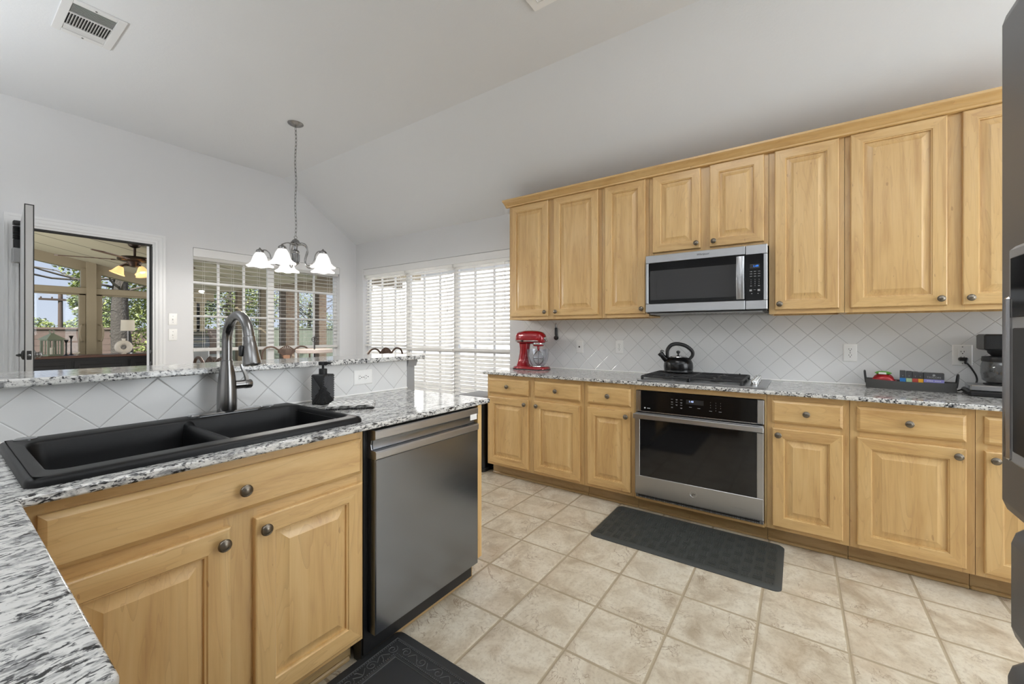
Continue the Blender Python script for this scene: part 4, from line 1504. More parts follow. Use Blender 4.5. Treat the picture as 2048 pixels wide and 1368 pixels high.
# ------------------------------------------------------------------ gas cooktop
ck = thing('gas_cooktop', 'stainless gas cooktop with black grates set on the worktop', 'cooktop', (3.13, .545, ZC))
mb = MB().box(2.868, 3.395, .155, .932, ZC, ZC + .008, .004).box(2.90, 3.37, .30, .91, ZC + .006, ZC + .012, .003)
obj('tray', mb, M['steel'], ck)
ZG = .951
for (g0, g1) in ((.602, .905), (.290, .596)):
    mb = MB()
    xa, xz = 2.905, 3.365
    for y in (g0, g1): mb.box(xa, xz, y - .007, y + .007, ZG - .012, ZG, .003)
    for x in (xa, xz): mb.box(x - .007, x + .007, g0, g1, ZG - .012, ZG, .003)
    mb.box(3.128, 3.142, g0, g1, ZG - .010, ZG, .003)
    ym = (g0 + g1) / 2
    for xc in (3.02, 3.25):
        for sx, sy in ((1, 0), (-1, 0), (0, 1), (0, -1)):
            a = Vector((xc + sx * .025, ym + sy * .025, 0)); b = Vector((xc + sx * .108, ym + sy * .150, 0))
            mb.box(min(a.x, b.x) - (.005 if sy else 0), max(a.x, b.x) + (.005 if sy else 0), min(a.y, b.y) - (.005 if sx else 0), max(a.y, b.y) + (.005 if sx else 0), ZG - .010, ZG + .002, .002)
        for dx in (-.075, .075):
            mb.box(xc + dx - .004, xc + dx + .004, g0, g0 + .06, ZG - .010, ZG + .001, .002).box(xc + dx - .004, xc + dx + .004, g1 - .06, g1, ZG - .010, ZG + .001, .002)
    for x in (xa, 3.135, xz):
        for y in (g0, g1):
            mb.box(x - .008, x + .008, y - .008, y + .008, ZC + .008, ZG - .004, .002)
    obj('grate', mb, M['iron'], ck)
for x in (3.02, 3.25):
    for y in (.443, .753):
        b = obj('burner', MB().lathe([(.042, 0), (.046, .004), (.046, .012), (.036, .013)], (x, y, ZC + .012), 24), M['nickel'], ck)
        obj('burner_cap', MB().lathe([(.034, 0), (.036, .003), (.036, .008), (.030, .011), (.001, .012)], (x, y, ZC + .025 - .002), 24), M['iron'], b)
obj('igniter', MB().lathe([(.005, 0), (.005, .012), (.001, .017)], (3.25, .335, ZG + .0), 10), M['iron'], ck)
for x in (2.965, 3.045, 3.125, 3.205, 3.285):
    kb = obj('control_knob', MB().lathe([(.021, .008), (.022, .010), (.022, .014), (.0175, .017), (.0165, .036), (.0145, .039), (.001, .039)], (x, .226, ZC), 20), M['chrome'], ck, smooth=40)
    obj('pointer', MB().box(x - .003, x + .003, .210, .243, ZC + .038, ZC + .043, .001), M['chrome'], kb)

# ------------------------------------------------------------------ kettle
kt = thing('kettle', 'black whistling kettle on the back left burner', 'kettle', (3.25, .742, ZG + .003))
mb = MB().lathe([(.100, 0), (.104, .004), (.104, .010), (.101, .014), (.102, .022), (.1035, .045), (.101, .070), (.092, .092), (.075, .108), (.055, .116)], n=36, caps=True)
obj('body', mb, M['kettle'], kt, local=True, smooth=50)
ld = obj('lid', MB().lathe([(.060, .114), (.058, .118), (.040, .124), (.020, .128), (.008, .129)], n=30), M['chrome'], kt, local=True)
obj('lid_knob', MB().lathe([(.006, .127), (.006, .138), (.012, .143), (.0145, .151), (.012, .159), (.001, .163)], n=18), M['black'], ld, local=True)
# spout points towards the window end (+Y), slightly towards the room
q = Matrix.Rotation(R(196), 4, 'Z')      # local +X is turned to the spout side
mb = MB(); mb.M = Matrix.Rotation(R(112), 4, 'Z')
mb.tube(bez([(.070, 0, .080), (.098, 0, .105), (.118, 0, .128)], 6), [.024, .0236, .0232, .0228, .0222, .0214, .0206, .02, .019, .0185, .018, .0175, .017], 16)
spo = obj('spout', mb, M['kettle'], kt, local=True, smooth=50)
mb = MB(); mb.M = Matrix.Rotation(R(112), 4, 'Z')
mb.tube([(.116, 0, .126), (.124, 0, .136), (.131, 0, .1445)], [.0195, .021, .0195], 16)
mb.tube(bez([(.128, 0, .153), (.118, 0, .163), (.100, 0, .155)], 5), .0035, 6)
obj('whistle_cap', mb, M['black'], spo, local=True)
mb = MB(); mb.M = Matrix.Rotation(R(112), 4, 'Z')
pts = bez([(.074, 0, .098), (.078, 0, .135), (.074, 0, .172), (.045, 0, .205), (0, 0, .212), (-.055, 0, .196), (-.096, 0, .160), (-.100, 0, .128), (-.080, 0, .098)], 7)
rings = []
for i, p in enumerate(pts):
    t = (pts[min(i + 1, len(pts) - 1)] - pts[max(i - 1, 0)]).normalized()
    nrm = Vector((-t.z, 0, t.x))
    u = i / (len(pts) - 1)
    w = .014 + .006 * math.sin(math.pi * min(1, u * 1.1))
    th = .0105 + .004 * math.sin(math.pi * u)
    rings.append([p + nrm * (th * math.sin(2 * math.pi * k / 10)) + Vector((0, w * math.cos(2 * math.pi * k / 10), 0)) for k in range(10)])
mb.loops(rings)
obj('handle', mb, M['black'], kt, local=True, smooth=60)

# ------------------------------------------------------------------ stand mixer (red), head towards -Y
mx = thing('stand_mixer', 'red stand mixer with glass bowl at the window end of the worktop', 'mixer', (3.235, 2.035, ZC), R(-90))
# local +X is the bowl/front direction
def ell_rings(sections, n=20):
    rings = []
    for (cx, cz, hy, hz, tilt) in sections:
        ring = []
        for k in range(n):
            a = 2 * math.pi * k / n
            ca, sa = math.cos(a), math.sin(a)
            y = hy * math.copysign(abs(ca) ** .75, ca)
            w = hz * math.copysign(abs(sa) ** .75, sa)
            ring.append((cx - w * math.sin(tilt), y, cz + w * math.cos(tilt)))
        rings.append(ring)
    return rings


mb = MB()
bp = []
for (x, hw) in ((-.165, .05), (-.150, .082), (-.10, .100), (-.03, .098), (.05, .095), (.11, .095), (.155, .075), (.172, .04)): bp.append((x, hw))
outl = [(x, -hw) for x, hw in bp] + [(x, hw) for x, hw in reversed(bp)]
mb.loops([[(x * 1.01, y * 1.01, 0) for x, y in outl], [(x * 1.01, y * 1.01, .012) for x, y in outl], [(x, y, .020) for x, y in outl], [(x * .93, y * .9, .028) for x, y in outl]])
mb.loops(ell_rings([(-.085, .024, .082, .060, -math.pi / 2), (-.092, .050, .062, .048, -math.pi / 2), (-.090, .09, .046, .044, -math.pi / 2), (-.080, .14, .042, .043, -math.pi / 2), (-.075, .19, .044, .044, -math.pi / 2), (-.075, .235, .046, .052, -math.pi / 2)]))
obj('stand', mb, M['red'], mx, local=True, smooth=60)
obj('foot_pad', MB().prism([(x * 1.02, y * 1.02) for x, y in outl], 'z', 0, .006), M['matte_black'], mx, local=True)
mb = MB()
mb.loops(ell_rings([(-.158, .290, .018, .018, 0), (-.150, .290, .046, .046, 0), (-.125, .291, .058, .058, 0), (-.06, .294, .064, .063, 0), (.02, .294, .065, .063, 0), (.08, .292, .062, .060, 0), (.115, .288, .055, .053, 0), (.135, .284, .040, .038, 0), (.143, .283, .018, .018, 0)]))
hd = obj('head', mb, M['red'], mx, local=True, smooth=60)
mb = MB()
mb.loops(ell_rings([(-.152, .262, .030, .010, 0), (-.145, .262, .056, .0115, 0), (-.06, .262, .0665, .0115, 0), (.03, .262, .0675, .0115, 0), (.09, .262, .062, .0115, 0), (.125, .262, .040, .011, 0)]))
obj('trim_band', mb, M['chrome'], hd, local=True, smooth=40)
mb = MB().lathe([(.052, .246), (.052, .232), (.050, .222), (.046, .214), (.012, .212)], (.075, 0, 0), 24)
mb.lathe([(.013, .213), (.013, .190), (.010, .186), (.007, .17)], (.075, 0, 0), 14)
obj('planetary', mb, M['red'], hd, local=True)
obj('planetary_ring', MB().lathe([(.0535, .246), (.0545, .240), (.0545, .233), (.0525, .228)], (.075, 0, 0), 24), M['chrome'], hd, local=True)
obj('attachment_hub', MB().lathe([(.019, 0), (.019, .016), (.016, .020), (.001, .021)], (.138, 0, .284), 20, 'x').lathe([(.004, .0), (.004, .03), (.009, .031), (.009, .043), (.001, .045)], (.135, .012, .262), 12, 'y'), M['chrome'], hd, local=True)
obj('speed_knob', MB().lathe([(.006, 0), (.006, .012), (.010, .014), (.010, .024), (.001, .026)], (-.055, -.062, .262), 12, '-y').lathe([(.006, 0), (.006, .012), (.010, .014), (.010, .024), (.001, .026)], (-.06, .062, .262), 12, 'y'), M['black'], hd, local=True)
prof = [(.045, .032), (.055, .034), (.072, .050), (.090, .085), (.098, .120), (.102, .165), (.103, .185)]
mb = MB().lathe(prof + [(r - .003, z + .001) for r, z in reversed(prof)], (.070, 0, 0), 32, caps=False)
bw = obj('bowl', mb, M['bowl_glass'], mx, local=True, smooth=60)
obj('bowl_base', MB().lathe([(.060, .022), (.062, .026), (.060, .034), (.048, .036)], (.070, 0, 0), 28), M['chrome'], bw, local=True)
mb = MB().tube(bez([(.07, .098, .170), (.07, .140, .165), (.07, .150, .120), (.07, .120, .080), (.07, .085, .072)], 6), .007, 8)
obj('bowl_handle', mb, M['bowl_glass'], bw, local=True, smooth=60)
mb = MB()
for s in (-1, 1):
    mb.tube(bez([(.075, 0, .175), (.075 + s * .016, 0, .165), (.075 + s * .050, 0, .125), (.075 + s * .045, 0, .075), (.075 + s * .012, 0, .046), (.075, 0, .045)], 6), .0055, 8)
mb.tube([(.075, 0, .19), (.075, 0, .046)], .006, 8).tube([(.03, 0, .10), (.12, 0, .10)], .005, 6)
obj('beater', mb, M['nickel'], mx, local=True, smooth=60)
obj('cord', MB().tube(bez([(-.128, .03, .07), (-.150, .04, .10), (-.152, .05, .14), (-.135, .07, .18), (-.11, .10, .14), (-.10, .14, .06), (-.09, .17, .01)], 7), .0035, 6), M['black'], mx, local=True, smooth=60)

# measuring spoon hung on the tile
us = thing('hanging_tool', 'black handled kitchen tool hanging on the tile by the red mixer', 'kitchen tool', (XTile, 1.888, 1.18))
mb = MB().box(XTile - .016, XTile - .001, 1.872, 1.900, 1.225, 1.300, .006)
mb.lathe([(.001, 0), (.021, .001), (.023, .008), (.021, .016), (.001, .018)], (XTile - .001, 1.884, 1.203), 20, '-x').box(XTile - .015, XTile - .002, 1.870, 1.897, 1.200, 1.245, .005)
obj('handle', mb, M['black'], us)
mb = MB().box(XTile - .011, XTile - .003, 1.879, 1.897, 1.298, 1.325, .002).tube(bez([(XTile - .006, 1.892, 1.32), (XTile - .008, 1.894, 1.335), (XTile - .004, 1.889, 1.342), (XTile - .003, 1.884, 1.330)], 5), .0018, 6)
obj('hook', mb, M['nickel'], us)

# ------------------------------------------------------------------ metal tray with packets
ty = thing('serving_tray', 'long dark metal serving tray with upright loop handles', 'tray', (3.335, -.535, ZC), R(-8))
# local x = depth, y = length
L2, W2, HT = .192, .060, .050


def tray_out(k, z):
    pts = []
    for i in range(9):
        a = R(-90 + 180 * i / 8)
        pts.append((W2 * k * math.cos(a) * .5 - 0 + 0, 0, 0))
    out = []
    n = 10
    for s in (1, -1):
        for i in range(n + 1):
            y = s * (-L2 + 2 * L2 * i / n)
            x = s * W2 * k * (1 - .45 * (abs(y) / L2) ** 4)
            out.append((x, y * (1 + .02 * (k - 1)), z + (.006 * (abs(y) / L2) ** 2 if z > .03 else 0)))
    return out


mb = MB()
mb.loops([tray_out(.93, 0), tray_out(1.0, HT), tray_out(.965, HT), tray_out(.90, .005)], True, True, True)
obj('pan', mb, M['darkmetal'], ty, local=True)
for s in (1, -1):
    mb = MB().tube(bez([(-.026, s * L2, .035), (-.028, s * (L2 + .004), .075), (-.016, s * (L2 + .006), .098), (.016, s * (L2 + .006), .098), (.028, s * (L2 + .004), .075), (.026, s * L2, .035)], 6), .0045, 8)
    for q in (-.026, .026): mb.lathe([(.008, 0), (.008, .004), (.001, .006)], (q, s * (L2 - .002), .035), 10, 'y' if s > 0 else '-y')
    obj('handle', mb, M['iron'], ty, local=True)

TR = Matrix.Translation((3.335, -.535, ZC)) @ Matrix.Rotation(R(-8), 4, 'Z')


def tloc(x, y, z):
    p = TR @ Vector((x, y, z))
    return (p.x, p.y, p.z)


sn = thing('snack_packet', 'shiny red snack packet in the metal tray', 'snack packet', tloc(0, .112, .006), R(-12))
mb = MB()
rings = []
for i in range(11):
    u = i / 10
    y = -.052 + .104 * u
    b = math.sin(math.pi * u) ** .5
    rings.append([((.036) * math.cos(2 * math.pi * k / 14) * (.5 + .5 * b), y, .040 + (.040 * b + .003) * math.sin(2 * math.pi * k / 14) + (.004 * math.sin(k * 2.1 + i))) for k in range(14)])
mb.loops(rings)
obj('wrapper', mb, M['foil_red'], sn, local=True, smooth=60)
obj('crimp', MB().box(-.03, .03, .050, .062, .036, .044).box(-.03, .03, -.062, -.05, .036, .044), M['foil_red'], sn, local=True)
sn = thing('snack_packet', 'small green and white packet lying on the red snack packet', 'snack packet', tloc(.0, .112, .078), R(-20))
mb = MB()
rings = []
for i in range(9):
    u = i / 8
    b = math.sin(math.pi * u) ** .5
    rings.append([(.024 * math.cos(2 * math.pi * k / 12) * (.5 + .5 * b), -.038 + .076 * u, .013 + (.010 * b + .002) * math.sin(2 * math.pi * k / 12)) for k in range(12)])
mb.loops(rings)
obj('wrapper', mb, M['foil_green'], sn, local=True, smooth=60)
obj('label', MB().box(-.0255, -.0235, -.020, .016, .006, .018, .001), M['plate'], sn, local=True)

tb = [('blue', .026), ('sage', -.001), ('brick', -.027), ('amberb', -.048)]
lbl = {'blue': 'dark tea box with blue band, first of the row in the tray', 'sage': 'dark tea box with pale green band in the tray',
       'brick': 'dark tea box with brick red band in the tray', 'amberb': 'dark tea box with amber band in the tray'}
for i, (c, y) in enumerate(tb):
    b = thing('tea_box', lbl[c], 'tea box', tloc(.016, y, .006), R(-8), group='tea boxes in the metal tray')
    obj('carton', MB().box(-.034, .030, -.0125, .0125, .0, .104 - i * .002, .001), M['box_dark'], b, local=True)
    obj('colour_band', MB().box(-.0352, -.0336, -.0125, .0125, .040, .062), M['band_' + c], b, local=True)
    text('letter', 'T', .010, M['mark'], b, face_right(-.0345, 0, .074), local=True)
b = thing('tea_box', 'wide dark tea box with lilac band and pale lettering in the tray', 'tea box', tloc(.016, -.103, .006), R(-8), group='tea boxes in the metal tray')
obj('carton', MB().box(-.036, .030, -.041, .041, 0, .098, .001), M['box_dark'], b, local=True)
obj('colour_band', MB().box(-.0372, -.0355, -.041, .041, .044, .062), M['band_lilac'], b, local=True)
text('lettering', 'TAYLORS', .0135, M['mark'], b, face_right(-.0365, 0, .0735), local=True)
mb = MB()
for k_ in range(9):
    if k_ != 4: mb.box(-.0378, -.0370, .026 - k_ * .0065 - .002, .026 - k_ * .0065 + .002, .0505, .0555)
obj('band_marks', mb, M['mark_w'], b, local=True)
mb = MB()
mb.lathe([(.001, .0361), (.006, .0363), (.001, .0367)], (0, 0, .086), 12, '-x')
obj('crest', mb, M['mark'], b, local=True)

# ------------------------------------------------------------------ coffee maker and its plug
cm = thing('coffee_maker', 'black drip coffee maker with glass jug beside the refrigerator', 'coffee maker', (3.26, -.918, ZC), R(-6))
mb = MB().box(-.115, .13, -.150, .168, 0, .028, .008)
obj('base', mb, M['black'], cm, local=True)
obj('hot_plate_trim', MB().box(-.105, .06, -.145, .162, .028, .060, .006), M['steel'], cm, local=True)
obj('warming_plate', MB().lathe([(.085, .060), (.085, .066), (.001, .066)], (-.005, .018, 0), 28), M['black'], cm, local=True)
obj('water_tower', MB().box(-.085, .12, -.148, -.088, .028, .30, .01), M['black'], cm, local=True)
obj('brew_head', MB().box(-.10, .115, -.148, .112, .243, .328, .008), M['black'], cm, local=True)
obj('filter_basket', MB().lathe([(.055, .212), (.070, .230), (.072, .246)], (-.005, .018, 0), 24), M['matte_black'], cm, local=True)
prof = [(.070, .068), (.090, .085), (.096, .12), (.094, .16), (.088, .185)]
jg = obj('jug', MB().lathe(prof + [(r - .003, z) for r, z in reversed(prof)], (-.005, .018, 0), 28, caps=False), M['jug_glass'], cm, local=True, smooth=60)
obj('jug_lid', MB().lathe([(.091, .183), (.092, .190), (.090, .208), (.060, .212), (.001, .212)], (-.005, .018, 0), 28), M['black'], jg, local=True)
obj('jug_handle', MB().tube(bez([(-.090, .0, .195), (-.135, .0, .185), (-.14, .0, .13), (-.098, .0, .10)], 6), .009, 8), M['black'], jg, local=True, smooth=60)

pc = thing('power_cord', 'black power cord plugged into the wide outlet by the coffee maker', 'power cord', (XTile, -.77, 1.09))
mb = MB().box(XTile - .034, XTile - .010, -.795, -.757, 1.088, 1.108, .005).box(XTile - .034, XTile - .016, -.792, -.780, 1.070, 1.095, .004)
obj('plug', mb, M['black'], pc)
mb = MB().tube(bez([(XTile - .027, -.788, 1.080), (XTile - .032, -.808, 1.045), (XTile - .034, -.826, 1.00), (XTile - .040, -.822, .965), (XTile - .05, -.79, .940), (XTile - .06, -.765, .928), (XTile - .075, -.742, .921), (XTile - .095, -.743, .924)], 8), .0042, 8)
obj('cord', mb, M['black'], pc, smooth=60)

# ------------------------------------------------------------------ refrigerator
fr = thing('refrigerator', 'dark stainless refrigerator with water dispenser at the frame edge', 'refrigerator', (.47, -.60, 0))
FX0, FX1 = .03, .945
obj('cabinet', MB().box(FX0 + .005, FX1 - .006, -.99, -.325, .03, 1.745, .006), M['fridge'], fr)


def fdoor(name, x0, x1, z0, z1, yf=-.258, taper_bot=.0, taper_top=.0):
    mb = MB()
    r = .012
    prof = [(-.325, z0), (yf - .030, z0), (yf - taper_bot - .004, z0 + .003), (yf - taper_bot * .5, z0 + .012), (yf, z0 + .026),
            (yf, z1 - .03 - taper_top), (yf - .004, z1 - .016), (yf - .018, z1 - .003), (yf - .04, z1), (-.325, z1)]
    rings = []
    for x, ins in ((x0, .010), (x0 + .004, .003), (x0 + .012, 0), (x1 - .012, 0), (x1 - .004, .003), (x1, .010)):
        rings.append([(x, max(y - ins, -.325) if y > -.32 else y, z) for y, z in prof])
    mb.loops(rings)
    return obj(name, mb, M['fridge'], fr, smooth=50)


ld_ = fdoor('left_door', .490, .965, .966, 1.752, taper_bot=.010)
fdoor('right_door', FX0, .486, .966, 1.752, taper_bot=.010)
fdoor('middle_drawer', FX0, .961, .775, .958, yf=-.266, taper_bot=.008)
fdoor('freezer_drawer', FX0, .952, .08, .758, yf=-.260)
mb = MB().box(.600, .900, -.262, -.249, 1.060, 1.372, .006)
dp = obj('dispenser', mb, M['grey_paint'], ld_)
obj('dispenser_recess', MB().box(.625, .880, -.2505, -.2475, 1.080, 1.255, .004), M['black'], dp)
obj('dispenser_display', MB().box(.62, .885, -.2500, -.2470, 1.270, 1.355, .003), M['black_glass'], dp)
obj('dispenser_frame', MB().box(.886, .900, -.252, -.244, 1.066, 1.300, .003), M['steel_v'], dp)
for x in (.515, .460):
    obj('door_handle', MB().tube(bez([(x, -.258, 1.10), (x, -.215, 1.115), (x, -.212, 1.30), (x, -.212, 1.55), (x, -.215, 1.66), (x, -.258, 1.675)], 5), .011, 10), M['fridge'], fr, smooth=60)
obj('base_grille', MB().box(FX0 + .02, FX1 - .02, -.33, -.31, .0, .075), M['black'], fr)

# ------------------------------------------------------------------ trash can
tc = thing('trash_can', 'dark rectangular trash can standing between peninsula and kitchen wall', 'trash can', (3.03, 2.46, 0))
mb = MB()
mb.loops([rrect(2.87, 3.20, 2.315, 2.62, 0, .03), rrect(2.86, 3.21, 2.305, 2.63, .62, .03)])
obj('bin', mb, M['trash'], tc)
mb = MB()
mb.loops([rrect(2.853, 3.217, 2.298, 2.637, .62, .03), rrect(2.853, 3.217, 2.298, 2.637, .655, .03), rrect(2.87, 3.20, 2.315, 2.62, .672, .03), rrect(2.9, 3.17, 2.345, 2.59, .676, .03)])
obj('lid', mb, M['grey_paint'], tc)
obj('base_band', MB().loops([rrect(2.862, 3.208, 2.307, 2.628, 0, .03), rrect(2.862, 3.208, 2.307, 2.628, .03, .03)]), M['black'], tc)
obj('pedal', MB().box(2.98, 3.09, 2.27, 2.31, .012, .024, .004), M['black'], tc)

# ------------------------------------------------------------------ floor mats
m1_ = thing('floor_mat', 'charcoal basket-weave anti-fatigue mat in front of the wall oven', 'mat', (2.605, .565, 0))
mb = MB().loops([rrect(2.352, 2.868, .066, 1.062, 0, .035), rrect(2.352, 2.868, .066, 1.062, .004, .035), rrect(2.362, 2.858, .076, 1.052, .012, .03), rrect(2.380, 2.840, .094, 1.034, .0150, .025)])
obj('pad', mb, M['matrub'], m1_)
mb = MB()
for i in range(9):
    for j in range(18):
        x, y = 2.405 + i * .0495, .118 + j * .0525
        dx, dy = (.019, .0035) if (i + j) % 2 else (.019, .0035)
        for q in (-.014, 0, .014):
            if (i + j) % 2: mb.box(x - .002 + q, x + .002 + q, y - .020, y + .020, .0145, .0178)
            else: mb.box(x - .020, x + .020, y - .002 + q, y + .002 + q, .0145, .0178)
obj('weave_relief', mb, M['matrub'], m1_)

m2_ = thing('floor_mat', 'dark embossed mat with scroll border in front of the sink', 'mat', (.60, 1.12, 0))
mx0, mx1, my0, my1 = .05, 1.142, .885, 1.372
mb = MB().loops([rrect(mx0, mx1, my0, my1, 0, .035), rrect(mx0, mx1, my0, my1, .004, .035), rrect(mx0 + .012, mx1 - .012, my0 + .012, my1 - .012, .016, .03), rrect(mx0 + .04, mx1 - .04, my0 + .04, my1 - .04, .019, .02)])
obj('pad', mb, M['mat2'], m2_)
mb = MB()
zt_ = .0195
def rectline(mb, i, r):
    a, b, c, d = mx0 + i, mx1 - i, my0 + i, my1 - i
    mb.tube([(a, c, zt_), (b, c, zt_), (b, d, zt_), (a, d, zt_)], r, 5, closed=True)
rectline(mb, .048, .002); rectline(mb, .118, .0025); rectline(mb, .110, .001)
def dots(i, step):
    a, b, c, d = mx0 + i, mx1 - i, my0 + i, my1 - i
    n = int((b - a) / step)
    for k in range(n): 
        for y in (c, d): mb.box(a + k * step, a + k * step + .004, y - .002, y + .002, zt_ - .001, zt_ + .0018)
    n = int((d - c) / step)
    for k in range(n):
        for x in (a, b): mb.box(x - .002, x + .002, c + k * step, c + k * step + .004, zt_ - .001, zt_ + .0018)
dots(.054, .009); dots(.103, .009)


def spiral(cx, cy, r, s, a0):
    pts = []
    for k in range(20):
        u = k / 19
        a = a0 + s * u * 2 * math.pi * 1.35
        rr = r * (1 - .78 * u)
        pts.append((cx + rr * math.cos(a), cy + rr * math.sin(a), zt_))
    return pts


i_ = .079
for k in range(11):
    x = mx1 - i_ - .02 - k * .096
    s = 1 if k % 2 else -1
    for y in (my0 + i_, my1 - i_):
        mb.tube(spiral(x, y, .021, s, R(0)), .0014, 5)
        mb.tube(bez([(x - .021, y + .010 * s, zt_), (x - .048, y - .012 * s, zt_), (x - .075, y + .006 * s, zt_)], 5), .0014, 5)
        mb.tube(bez([(x - .045, y - .010 * s, zt_), (x - .052, y + .012 * s, zt_), (x - .060, y + .018 * s, zt_)], 4), .0022, 5)
for k in range(4):
    y = my1 - i_ - .055 - k * .085
    s = 1 if k % 2 else -1
    for x in (mx0 + i_, mx1 - i_):
        mb.tube(spiral(x, y, .021, s, R(90)), .0014, 5)
        mb.tube(bez([(x + .010 * s, y - .021, zt_), (x - .012 * s, y - .042, zt_), (x + .006 * s, y - .064, zt_)], 5), .0014, 5)
rosx, rosy = (mx0 + mx1) / 2, (my0 + my1) / 2
for k in range(8):
    a = R(45 * k)
    mb.tube(bez([(rosx, rosy, zt_), (rosx + .05 * math.cos(a), rosy + .05 * math.sin(a), zt_), (rosx + .09 * math.cos(a + .3), rosy + .09 * math.sin(a + .3), zt_)], 5), .002, 5)
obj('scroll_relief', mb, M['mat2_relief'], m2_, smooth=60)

# ------------------------------------------------------------------ ceiling vents
cv = thing('ceiling_vent', 'white slatted ceiling register above the bar', 'vent', (.565, 3.5, ZFLAT))
vx0, vx1, vy0, vy1 = .438, .700, 3.285, 3.690
mb = MB()
for a, b, c, d in ((vx0, vx0 + .04, vy0, vy1), (vx1 - .04, vx1, vy0, vy1), (vx0 + .04, vx1 - .04, vy0, vy0 + .04), (vx0 + .04, vx1 - .04, vy1 - .04, vy1)):
    mb.box(a, b, c, d, ZFLAT - .010, ZFLAT, .002)
obj('frame', mb, M['trim'], cv)
obj('duct', MB().box(vx0 + .035, vx1 - .035, vy0 + .035, vy1 - .035, ZFLAT - .0015, ZFLAT - .0005), M['slot'], cv)
mb = MB()
for k_ in range(15):
    x = vx0 + .046 + k_ * .0122
    mb.loops([[(x, vy0 + .155, ZFLAT - .010), (x + .002, vy0 + .155, ZFLAT - .010), (x + .009, vy0 + .155, ZFLAT - .001), (x + .007, vy0 + .155, ZFLAT - .001)],
              [(x, vy1 - .112, ZFLAT - .010), (x + .002, vy1 - .112, ZFLAT - .010), (x + .009, vy1 - .112, ZFLAT - .001), (x + .007, vy1 - .112, ZFLAT - .001)]])
for y0_, n_, s in ((vy0 + .045, 8, 1), (vy1 - .1, 5, -1)):
    for k_ in range(n_):
        y = y0_ + k_ * .0125
        mb.loops([[(vx0 + .042, y, ZFLAT - .010), (vx0 + .042, y + .002, ZFLAT - .010), (vx0 + .042, y + .002 + .008 * s, ZFLAT - .001), (vx0 + .042, y + .008 * s, ZFLAT - .001)],
                  [(vx1 - .042, y, ZFLAT - .010), (vx1 - .042, y + .002, ZFLAT - .010), (vx1 - .042, y + .002 + .008 * s, ZFLAT - .001), (vx1 - .042, y + .008 * s, ZFLAT - .001)]])
mb.box(vx0 + .04, vx1 - .04, vy0 + .146, vy0 + .153, ZFLAT - .010, ZFLAT - .003).box(vx0 + .04, vx1 - .04, vy1 - .110, vy1 - .103, ZFLAT - .010, ZFLAT - .003)
obj('louvers', mb, M['trim'], cv, smooth=0)
mb = MB()
for y in (vy0 + .02, vy1 - .02): mb.lathe([(.005, 0), (.005, .002), (.001, .0025)], (.569, y, ZFLAT - .0125), 10)
obj('screws', mb, M['nickel'], cv)
lv_ = thing('ceiling_panel', 'white ceiling panel whose corner shows at the top edge of the photo', 'ceiling panel', (1.70, .93, ZFLAT))
mb = MB().box(1.40, 2.011, .62, 1.242, ZFLAT - .010, ZFLAT, .003)
obj('frame', mb, M['bright'], lv_)
mb = MB()
for a, b, c, d in ((1.448, 1.963, 1.190, 1.194), (1.448, 1.963, .668, .672), (1.448, 1.452, .668, 1.194), (1.959, 1.963, .668, 1.194)): mb.box(a, b, c, d, ZFLAT - .0125, ZFLAT - .009)
obj('seam', mb, M['trim'], lv_)

# ------------------------------------------------------------------ chandelier
CX, CY = 1.887, 3.654
chd = thing('chandelier', 'five-light brushed nickel chandelier hanging over the nook table', 'chandelier', (CX, CY, ZFLAT))
obj('canopy', MB().lathe([(.001, -.032), (.010, -.030), (.030, -.022), (.056, -.010), (.064, -.003), (.064, 0)], (CX, CY, ZFLAT), 32), M['nickel'], chd)
mb = MB()
zt0, zb0, lk = ZFLAT - .030, 2.108, .046
n_ = int((zt0 - zb0) / .034)
rnd = random.Random(2)
for i in range(n_ + 1):
    zc = zt0 - (i + .5) * (zt0 - zb0) / (n_ + 1)
    a = R(90 * (i % 2) + 20)
    wob = .004 * math.sin(i * .55)
    pts = []
    for q in range(14):
        t = 2 * math.pi * q / 14
        w, h = .0075 * math.cos(t), .0225 * math.copysign(abs(math.sin(t)) ** .8, math.sin(t))
        pts.append((CX + wob + w * math.cos(a), CY + w * math.sin(a), zc + h))
    mb.tube(pts, .0021, 6, closed=True)
obj('chain', mb, M['nickel'], chd, smooth=60)
mb = MB()
mb.tube([(CX + .013 * math.cos(2 * math.pi * q / 16), CY, 2.096 + .013 * math.sin(2 * math.pi * q / 16)) for q in range(16)], .0025, 6, closed=True)
mb.lathe([(.001, .004), (.010, .0), (.026, -.014), (.036, -.030), (.040, -.040), (.052, -.046), (.050, -.050), (.020, -.052), (.016, -.06)], (CX, CY, 2.082), 28)
mb.lathe([(.010, 0), (.016, -.02), (.013, -.05), (.013, -.07)], (CX, CY, 2.032), 20)
obj('crown_cap', mb, M['nickel'], chd, smooth=50)
mb = MB().lathe([(.008, .0), (.024, -.010), (.031, -.022), (.031, -.034), (.027, -.038), (.029, -.05), (.027, -.08), (.025, -.11), (.030, -.125), (.020, -.135), (.006, -.145), (.001, -.152)], (CX, CY, 1.990), 20)
for k_ in range(10):
    a = 2 * math.pi * k_ / 10
    mb.tube([(CX + .029 * math.cos(a), CY + .029 * math.sin(a), 1.945), (CX + .028 * math.cos(a), CY + .028 * math.sin(a), 1.88)], .005, 6)
obj('column', mb, M['nickel'], chd, smooth=50)
view = math.atan2(-CY, -CX)
